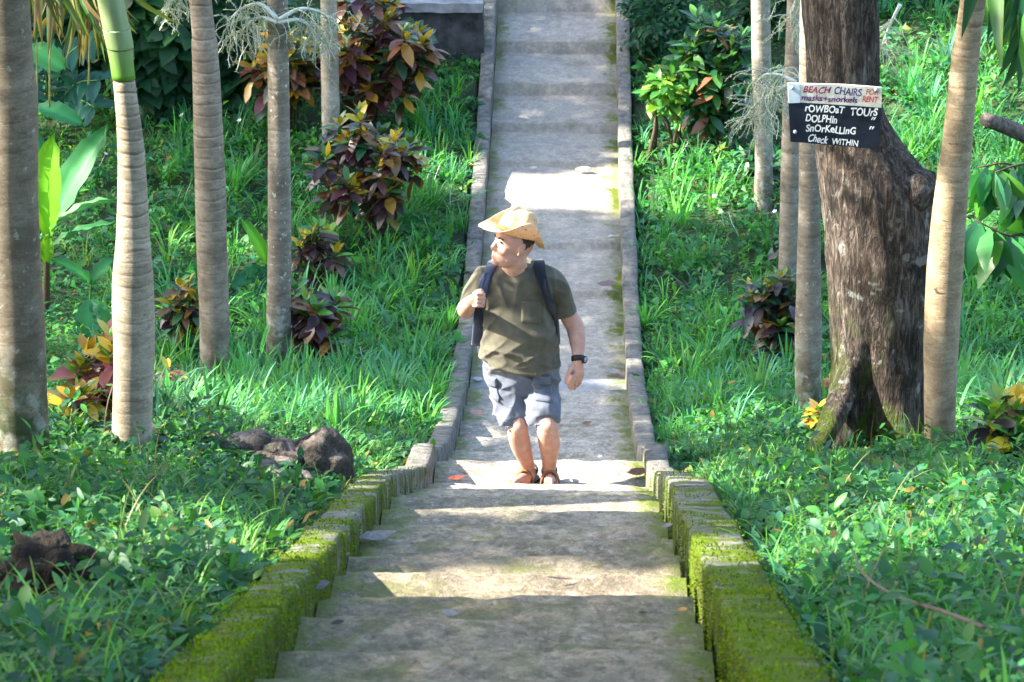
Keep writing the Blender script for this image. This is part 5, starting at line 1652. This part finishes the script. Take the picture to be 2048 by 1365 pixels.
def bvh(o): return BVHTree.FromPolygons([v.co.copy() for v in o.data.vertices], [tuple(p.vertices) for p in o.data.polygons])
def hit(tree, px, py):
    r = Vector(ray(px, py)).normalized()
    h = tree.ray_cast(Vector(CAM), r)
    return h[0], h[1]
B_SHIRT, B_SHORT = bvh(SHIRT), bvh(SHORTS)
def patch(name, tree, quad, mat, parent, off=0.008, n=8):
    """a raised piece of cloth lying on a surface; quad = four corners"""
    V = []; grid = []
    for i in range(n+1):
        row = []
        for j in range(n+1):
            a, b = i/n, j/n
            px = (quad[0][0]*(1-b)+quad[1][0]*b)*(1-a)+(quad[3][0]*(1-b)+quad[2][0]*b)*a
            py = (quad[0][1]*(1-b)+quad[1][1]*b)*(1-a)+(quad[3][1]*(1-b)+quad[2][1]*b)*a
            h, nn = hit(tree, px, py)
            if h is None: h, nn = V[-2] if V else (PP(px, py, -0.15), Vector((0, -1, 0)))
            row.append((h, nn)); V += [h, nn]
        grid.append(row)
    top, bot = [], []
    for row in grid:
        for h, nn in row:
            top.append(h+nn*off); bot.append(h-nn*0.006)
    k = (n+1)
    Fc = []
    for i in range(n):
        for j in range(n):
            a = i*k+j
            Fc.append((a, a+1, a+k+1, a+k)); Fc.append((a+k*k, a+k+k*k, a+k+1+k*k, a+1+k*k))
    edge = [j for j in range(k)]+[i*k+n for i in range(1, k)]+[n*k+j for j in range(n-1, -1, -1)]+[i*k for i in range(n-1, 0, -1)]
    for q in range(len(edge)):
        a, b = edge[q], edge[(q+1) % len(edge)]
        Fc.append((a, a+k*k, b+k*k, b))
    return mesh_obj(name, top+bot, Fc, mat, parent)
patch('chest_pocket', B_SHIRT, [(1043, 603), (1084, 604), (1082, 648), (1042, 645)], M_SHIRT, SHIRT, 0.007)
patch('cargo_pocket', B_SHORT, [(1066, 763), (1102, 765), (1103, 806), (1070, 802)], M_SHORT, SHORTS, 0.009)
patch('pocket_flap', B_SHORT, [(1064, 750), (1100, 752), (1103, 772), (1065, 768)], M_SHORT, SHORTS, 0.018)
patch('cargo_pocket', B_SHORT, [(978, 764), (995, 768), (999, 803), (988, 797)], M_SHORT, SHORTS, 0.012)
patch('pocket_flap', B_SHORT, [(976, 752), (994, 757), (996, 772), (979, 767)], M_SHORT, SHORTS, 0.019)

# face
for sd in (1, -1):
    v, f = ball(H(0.087, 0.033*sd, 0.018), 0.010, 0.014, 0.006, AX); mesh_obj('eye', v, f, M_EYE, man)
    v, f = tube([H(0.098, 0.014*sd, 0.036), H(0.097, 0.032*sd, 0.041), H(0.083, 0.054*sd, 0.036)], [0.004, 0.005, 0.003], 8); mesh_obj('eyebrow', v, f, M_HAIR, man)
v, f = tube([H(0.092, -0.022, -0.073), H(0.1105, 0, -0.0725), H(0.092, 0.022, -0.073)], [0.003, 0.004, 0.003], 8); mesh_obj('mouth', v, f, M_LIP, man)
# hair at the back and sides, under the hat
bm = bmesh.new(); bmesh.ops.create_icosphere(bm, subdivisions=4, radius=1.0)
kill = [v for v in bm.verts if v.co.x > 0.02 or v.co.z < -0.45-0.5*v.co.x]
bmesh.ops.delete(bm, geom=kill, context='VERTS')
hv = [H(-0.014+v.co.x*0.114, v.co.y*0.0865, 0.025+v.co.z*0.117)+Vector((1, 1, 1))*0.002*nz3(v.co.x*14, v.co.y*14, v.co.z*14) for v in bm.verts]
hf = [tuple(v.index for v in fc.verts) for fc in bm.faces]; bm.free()
hair = mesh_obj('hair', hv, hf, M_HAIR, man)
md = hair.modifiers.new('thickness', 'SOLIDIFY'); md.thickness = 0.008; md.offset = -1

# straw hat
def straw():
    m, nt, b = new_mat('straw')
    co = coords(nt)
    v = nt.nodes.new('ShaderNodeTexVoronoi'); v.inputs['Scale'].default_value = 40
    nt.links.new(co, v.inputs['Vector'])
    f = noise_n(nt, co, 40, 4)
    c = ramp(nt, f, [(0.3, (0.66, 0.48, 0.26)), (0.7, (0.80, 0.66, 0.43))])
    hole = ramp(nt, v.outputs['Distance'], [(0.14, 0.9), (0.30, 0.0)])
    c = mix(nt, math_n(nt, 'MULTIPLY', hole, ramp(nt, noise_n(nt, co, 9.0, 2), [(0.45, 0.15), (0.58, 1.0)])), c, (0.20, 0.09, 0.03))
    nt.links.new(c, b.inputs['Base Color']); b.inputs['Roughness'].default_value = 0.7
    bump(nt, b, v.outputs['Distance'], 0.6, 0.004)
    tr = nt.nodes.new('ShaderNodeBsdfTranslucent'); tr.inputs[0].default_value = (0.75, 0.42, 0.13, 1)
    ms = nt.nodes.new('ShaderNodeMixShader'); ms.inputs[0].default_value = 0.28
    nt.links.new(b.outputs[0], ms.inputs[1]); nt.links.new(tr.outputs[0], ms.inputs[2]); nt.links.new(ms.outputs[0], nt.nodes['Material Output'].inputs[0])
    return m
M_STRAW = straw()
M_BAND = plain('dark_woven_band', (0.22, 0.12, 0.05), 0.8, 0.2, 180, 0.6)
hf_ = (fw*math.cos(rad(9))+upv*math.sin(rad(9))).normalized()
hl = lf; hu = hf_.cross(hl).normalized()
HB = H(-0.006, 0, 0.064)
def HT(f, l, u): return HB+(hf_*f+hl*l+hu*u)*0.97
hat = empty('cowboy_hat', HB); hat.parent = man; hat.matrix_parent_inverse = Matrix.Translation(man.location).inverted()
hat['label'] = 'pale woven straw cowboy hat with curled brim'
def hat_part(name, V, Fc, mat, thick=0.004):
    me = bpy.data.meshes.new(name); me.from_pydata([tuple(v-HB) for v in V], [], Fc); me.polygons.foreach_set('use_smooth', [True]*len(me.polygons)); me.materials.append(mat)
    o = bpy.data.objects.new(name, me); lnk(o, hat)
    if thick:
        md = o.modifiers.new('thickness', 'SOLIDIFY'); md.thickness = thick; md.offset = 0
    return o
n, mrad = 64, 10
V, Fc = [], []
for j in range(mrad+1):
    t = j/mrad
    for k in range(n):
        a = 2*math.pi*k/n
        ca, sa = math.cos(a), math.sin(a)
        ra, rb = 0.102, 0.086
        Rf = 0.088 if ca > 0 else 0.062
        ex = t*(Rf*abs(ca)**1.0+0.0) if True else 0
        wside = 0.072
        w = math.hypot(Rf*ca, wside*sa)
        side = abs(sa)**1.6
        curl = side*t*1.15
        ang = curl*1.7
        out = w*(math.sin(ang)/1.35*1.0/max(curl, 1e-3)*t if curl > 1e-3 else t)
        lift = side*w*(1-math.cos(ang))/1.35*1.35 - (1-side)*0.022*t*t*(0.8 if ca > 0 else 1.6)
        wv = 0.005*t*math.sin(3*a+1)
        V.append(HT((ra+out)*ca, (rb+out)*sa, lift+wv))
for j in range(mrad):
    for k in range(n):
        Fc.append((j*n+k, j*n+(k+1) % n, (j+1)*n+(k+1) % n, (j+1)*n+k))
hat_part('brim', V, Fc, M_STRAW, 0.005)
V, Fc = [], []
prof = [(0.0, 1.0), (0.025, 1.0), (0.06, 0.98), (0.09, 0.95), (0.115, 0.90), (0.134, 0.80), (0.143, 0.66), (0.142, 0.5), (0.136, 0.33), (0.131, 0.15), (0.130, 0.02)]
for z, s in prof:
    for k in range(n):
        a = 2*math.pi*k/n
        f_, l_ = 0.104*s*math.cos(a), 0.088*s*math.sin(a)
        if f_ > 0: l_ *= 1-0.35*(f_/0.104)*min(1, z/0.1)
        dent = 0.050*math.exp(-(l_/0.034)**2)*min(1, z/0.12)*(0.6+0.4*max(0, f_/0.104))
        pin = 0.016*math.exp(-((f_-0.045)/0.03)**2)*max(0, abs(l_)/0.08)*min(1, z/0.09)
        V.append(HT(f_, l_-math.copysign(pin, l_), z*1.02-(dent*1.25 if s < 0.86 else dent*0.3)))
m_ = len(prof)
for j in range(m_-1):
    for k in range(n):
        Fc.append((j*n+k, j*n+(k+1) % n, (j+1)*n+(k+1) % n, (j+1)*n+k))
Fc.append(tuple((m_-1)*n+k for k in range(n)))
hat_part('hat_crown', V, Fc, M_STRAW, 0.004)
V, Fc = [], []
for z in (0.004, 0.020, 0.032):
    for k in range(n):
        a = 2*math.pi*k/n
        V.append(HT(0.1075*math.cos(a), 0.0915*math.sin(a), z))
for j in range(2):
    for k in range(n): Fc.append((j*n+k, j*n+(k+1) % n, (j+1)*n+(k+1) % n, (j+1)*n+k))
hat_part('hat_band', V, Fc, M_BAND, 0.003)

# watch
w0, w1 = PP(1156, 713, -0.071), PP(1156.5, 722, -0.083)
wt_ = empty('wrist_watch', w0); wt_.parent = man; wt_.matrix_parent_inverse = Matrix.Translation(man.location).inverted()
def sub(name, vf, mat, parent, org):
    me = bpy.data.meshes.new(name); me.from_pydata([tuple(Vector(v)-org) for v in vf[0]], [], vf[1]); me.polygons.foreach_set('use_smooth', [True]*len(me.polygons)); me.materials.append(mat)
    o = bpy.data.objects.new(name, me); return lnk(o, parent)
sub('watch_strap', tube([w0.lerp(w1, q) for q in (-0.15, 0, 0.5, 1.0, 1.15)], [0.032, 0.0365, 0.037, 0.0365, 0.032], 20), M_DARK, wt_, w0)
wc = w0.lerp(w1, 0.5)+Vector((0.034, -0.016, 0.0))
wn_ = Vector((0.8, -0.6, 0.1)).normalized()
sub('watch_case', tube([wc-wn_*0.008, wc+wn_*0.006, wc+wn_*0.008], [0.021, 0.021, 0.016], 20), M_DARK, wt_, w0)
sub('watch_dial', tube([wc+wn_*0.0075, wc+wn_*0.0092], [0.0145, 0.0145], 20), plain('grey_dial', (0.28, 0.30, 0.32), 0.25, 0.6), wt_, w0)

# sandals
for a, heel, bl, toe, tx in feet:
    sd = empty('sandal', (a.x, a.y, TREAD)); sd.parent = man; sd.matrix_parent_inverse = Matrix.Translation(man.location).inverted()
    org = Vector((a.x, a.y, TREAD))
    pts = [heel+Vector((0, 0.035, 0)), heel, Vector((a.x+tx*0.3, a.y-0.06, 0)), bl, toe+Vector((tx*0.12, -0.035, 0)), toe+Vector((tx*0.16, -0.052, 0))]
    for p in pts: p.z = TREAD+0.014
    wd = [0.026, 0.040, 0.040, 0.052, 0.040, 0.018]
    V, Fc = [], []
    for p, w in zip(pts, wd):
        V += [Vector((p.x-w, p.y, TREAD+0.002)), Vector((p.x+w, p.y, TREAD+0.002)), Vector((p.x+w, p.y, TREAD+0.022)), Vector((p.x-w, p.y, TREAD+0.022))]
    for i in range(len(pts)-1):
        for k in range(4): Fc.append((i*4+k, i*4+(k+1) % 4, (i+1)*4+(k+1) % 4, (i+1)*4+k))
    Fc += [(3, 2, 1, 0), tuple(len(V)-4+k for k in range(4))]
    sub('sole', (V, Fc), M_DARK, sd, org)
    def band(c, rx, rz, w, mat, name, tilt=0.0):
        V, Fc = [], []
        for j, q in enumerate((-1, -0.6, 0.6, 1)):
            for k in range(17):
                t = math.pi*k/16
                s_ = 1.0 if abs(q) < 0.9 else 0.95
                V.append(Vector((c.x+rx*s_*math.cos(t), c.y+w*q+tilt*math.sin(t), TREAD+0.012+rz*s_*math.sin(t))))
        for j in range(3):
            for k in range(16): Fc.append((j*17+k, j*17+k+1, (j+1)*17+k+1, (j+1)*17+k))
        o = sub(name, (V, Fc), mat, sd, org)
        md = o.modifiers.new('thickness', 'SOLIDIFY'); md.thickness = 0.005; md.offset = 1
    band(bl+Vector((0, 0.005, 0)), 0.058, 0.060, 0.030, M_SAND, 'toe_strap')
    band(Vector((a.x+tx*0.28, a.y-0.040, 0)), 0.056, 0.100, 0.030, M_SAND, 'instep_strap')
    v, f = tube([Vector((a.x+0.040*math.cos(t)-tx*0.1, a.y+0.02+0.055*math.sin(t), TREAD+0.075+0.015*math.sin(t))) for t in np.linspace(-0.3, math.pi+0.3, 15)], [(0.013, 0.005)]*15, 10)
    sub('heel_strap', (v, f), M_DARK, sd, org)

# backpack
bp = empty('backpack', PP(1036, 620, 0.27))
tag(bp, 'black backpack on the man\'s back with dark blue shoulder straps', 'backpack')
pk = rings([(1036, 548, 0.27, 50, 0.06), (1036, 556, 0.27, 66, 0.10), (1036, 590, 0.28, 76, 0.125), (1034, 640, 0.29, 79, 0.135), (1034, 690, 0.29, 79, 0.13), (1034, 712, 0.28, 72, 0.09)], 30, 32, 0.5)
fuse('pack_body', [pk], 0.008, M_PACK, bp, 4, wr(8, 0.006))
def strap(path, back, wpx, mat, tail=None):
    pts, nr = [], []
    for px, py in path:
        h, nn = hit(B_SHIRT, px, py)
        if h is None: continue
        pts.append(h+nn*0.010); nr.append(nn)
    pts = [Vector(b) for b in back]+pts; nr = [Vector((0, 0.3, 1)).normalized()]*len(back)+nr
    if tail:
        pts += [Vector(t) for t in tail]; nr += [nr[-1]]*len(tail)
    c = smooth_pts([tuple(p)+tuple(q) for p, q in zip(pts, nr)], 40)
    w = wpx/374/2
    V, Fc = [], []
    for i, r in enumerate(c):
        p = Vector(r[:3]); nn = Vector(r[3:]).normalized()
        d = (Vector(c[min(i+1, 39)][:3])-Vector(c[max(i-1, 0)][:3])).normalized()
        s = d.cross(nn).normalized(); nn = s.cross(d)
        for a_, b_ in ((-1, -0.3), (-1, 0.5), (-0.8, 1), (0.8, 1), (1, 0.5), (1, -0.3), (0.8, -1), (-0.8, -1)):
            V.append(p+s*(w*a_)+nn*(0.008*b_))
    for i in range(39):
        for k in range(8): Fc.append((i*8+k, i*8+(k+1) % 8, (i+1)*8+(k+1) % 8, (i+1)*8+k))
    Fc += [tuple(range(8))[::-1], tuple(312+k for k in range(8))]
    return mesh_obj('shoulder_strap', V, Fc, mat, bp)
s0 = strap([(985, 527), (980, 543), (973, 560), (967, 580), (964, 600)], [PP(998, 540, 0.16), PP(990, 522, 0.08)], 21, M_STRAP, [PP(957, 640, 0.02), PP(953, 690, 0.14)])
s1 = strap([(1078, 530), (1080, 550), (1086, 575), (1095, 600), (1104, 622)], [PP(1066, 540, 0.16), PP(1073, 522, 0.08)], 23, M_PACK, [PP(1113, 650, 0.04), PP(1116, 690, 0.15)])
for s_, pth in ((s0, [(979, 548), (973, 562), (969, 578)]), (s1, [(1083, 560), (1090, 582), (1098, 604)])):
    q = []
    for a_, b_ in pth:
        h, nn = hit(B_SHIRT, a_, b_); q.append(h+nn*0.020)
    v, f = tube(smooth_pts([tuple(x) for x in q], 10), [(0.012, 0.003)]*10, 8)
    mesh_obj('webbing', v, f, M_STRAP if s_ is s0 else M_DARK, bp)

# ---------------------------------------------------------------- unseen trees off to the left, leaves cut away to let sun onto chosen spots
LITS = []
def lit(p, r): LITS.append((np.array(tuple(p)), r))
for x in np.arange(-0.95, 1.15, 0.15):
    lit((x, 8.78, float(nose(8.78))+0.03), 0.40)
for x in np.arange(-0.55, 0.95, 0.15):
    lit((x, 13.3, float(nose(13.3))), 0.5); lit((x, 14.3, float(nose(14.3))), 0.5)
for dz in np.arange(0.25, 2.0, 0.18):
    lit((-0.05, 14.95, 1.64+dz), 0.60)
for py in range(330, 930, 40):
    lit(P(262, py, g2.y-0.1), 0.42)
for px, py, r in ((300, 915, 0.3), (640, 895, 0.34), (700, 860, 0.36), (780, 850, 0.32), (480, 520, 0.25), (1120, 372, 0.30), (1180, 372, 0.42), (1235, 372, 0.40), (1265, 335, 0.3), (1340, 370, 0.42), (1400, 335, 0.55), (1470, 350, 0.42), (1380, 420, 0.3),
                  (1500, 870, 0.30), (1460, 910, 0.28), (1440, 860, 0.25), (1700, 1010, 0.20), (1880, 1000, 0.26), (1980, 1020, 0.30), (1850, 1080, 0.25), (1760, 1110, 0.22), (1950, 1120, 0.2), (2000, 1170, 0.22), (1800, 1180, 0.15), (2040, 1080, 0.2),
                  (1850, 260, 0.5), (1800, 330, 0.4), (1980, 330, 0.45), (1900, 130, 0.45), (1780, 210, 0.35), (2010, 180, 0.5), (1800, 100, 0.3), (1990, 430, 0.35),
                  (20, 1070, 0.12), (200, 1090, 0.10), (270, 1150, 0.14), (300, 1200, 0.10), (120, 945, 0.2), (200, 920, 0.25), (860, 250, 0.3), (1750, 470, 0.2), (560, 840, 0.25), (90, 680, 0.2)):
    q = G(px, py); lit((q.x, q.y, q.z+0.12), r)
for px, py, F, r in ((104, 380, FB-0.15, 0.30), (1440, 100, 23.5, 0.42), (1420, 190, 23.5, 0.3), (200, 700, 15.6, 0.25), (150, 790, 15.6, 0.2), (1628, 400, FT-0.1, 0.16), (1630, 330, FT-0.1, 0.12), (1640, 560, FT-0.1, 0.14), (720, 340, 20.8, 0.28), (800, 40, 24.8, 0.4), (600, 90, 25, 0.35), (700, 300, 20.8, 0.2), (1670, 190, FT-0.3, 0.10), (1640, 780, FT-0.3, 0.2), (1875, 500, g7.y-0.1, 0.25), (1990, 380, 18.2, 0.3)):
    lit(P(px, py, F), r)

def canopy():
    for q in (G(1400, 340), G(1440, 360), G(1370, 360)): lit((q.x, q.y, q.z+0.15), 0.7)
    LP = np.array([p for p, r in LITS]); LR = np.array([r for p, r in LITS])
    n = 130000
    F = rng.uniform(3, 33, n); x = rng.uniform(-5.5, 5.5, n)
    k = in_wedge(x, F, 0.6); F, x = F[k], x[k]; n = len(F)
    z = ground(x, F)+rng.uniform(0, 2.2, n)*sstep(8, 14, F)
    base = np.stack([x, F, z], 1)
    zc = rng.uniform(8.2, 13.0, n)
    t = (zc-z)/S[2]
    pos = base+S*t[:, None]
    over = np.stack([rng.uniform(-8, 0.5, 16000), rng.uniform(0.5, 9.5, 16000), rng.uniform(9.6, 13.0, 16000)], 1)   # unseen leaves added to cut skylight over the lowest steps
    pos = np.concatenate([pos, over])
    px, py, d = proj(pos)
    out = (d < 0.3) | (px < -250) | (px > 2300) | (py < -260) | (py > 1600)
    out &= (np.linalg.norm(pos-CAM, axis=1) > 3.0)
    pos = pos[out]
    gone = np.zeros(len(pos), bool)
    for p, r in zip(LP, LR):
        v = pos-p
        al = v @ S
        dist = np.linalg.norm(v-al[:, None]*S, axis=1)
        gone |= (dist < r+0.08) & (al > 0)
    # a few random little holes everywhere
    fx = pos - (pos[:, 2:3]/S[2])*S
    speck = (wob(fx[:, 0]*4.1, fx[:, 1]*4.3) > 0.74) & (pos[:, 1] > 17)
    pos = pos[~gone & ~speck]
    n = len(pos)
    az = rng.uniform(0, 2*np.pi, n)
    dd = np.stack([np.cos(az), np.sin(az), rng.normal(-0.3, 0.4, n)], 1)
    up = S*0.8+rng.normal(0, 0.55, (n, 3))
    a, s, nn = frames(dd, up)
    sz = 0.17*rng.lognormal(0, 0.2, n)
    col = pick(MG, n)
    labels = ['shade tree whose crown hangs over the lowest steps from the left', 'shade tree whose crown hangs over the steps in front of the man from the left', 'shade tree whose crown hangs over the hollow of the path from the left', 'shade tree whose crown hangs over the upper path from the left']
    cuts = [-10, 9, 16, 24, 60]
    for i in range(4):
        m = (pos[:, 1] >= cuts[i]) & (pos[:, 1] < cuts[i+1])
        cy = float(np.median(pos[m, 1])); cx = -8.5-0.4*i
        tz = float(ground(cx, cy))
        t_ = empty('shade_tree', (cx, cy, tz)); tag(t_, labels[i], 'tree', 'tall trees standing off to the left')
        v, tr = bake(*SMALL, pos[m], a[m], s[m], nn[m], np.stack([sz[m], sz[m]*1.1, sz[m]], 1))
        tri_obj('crown', v, tr, M_LEAF, np.repeat(col[m], 5, 0), t_)
        v, f = tube(smooth_pts([(cx, cy, tz-0.3), (cx+0.1, cy, tz+3), (cx+0.3, cy+0.2, 8.5), (cx+0.2, cy, 11)], 16), list(np.linspace(0.32, 0.10, 16)), 14)
        mesh_obj('trunk', v, f, M_BARK, t_)
canopy()
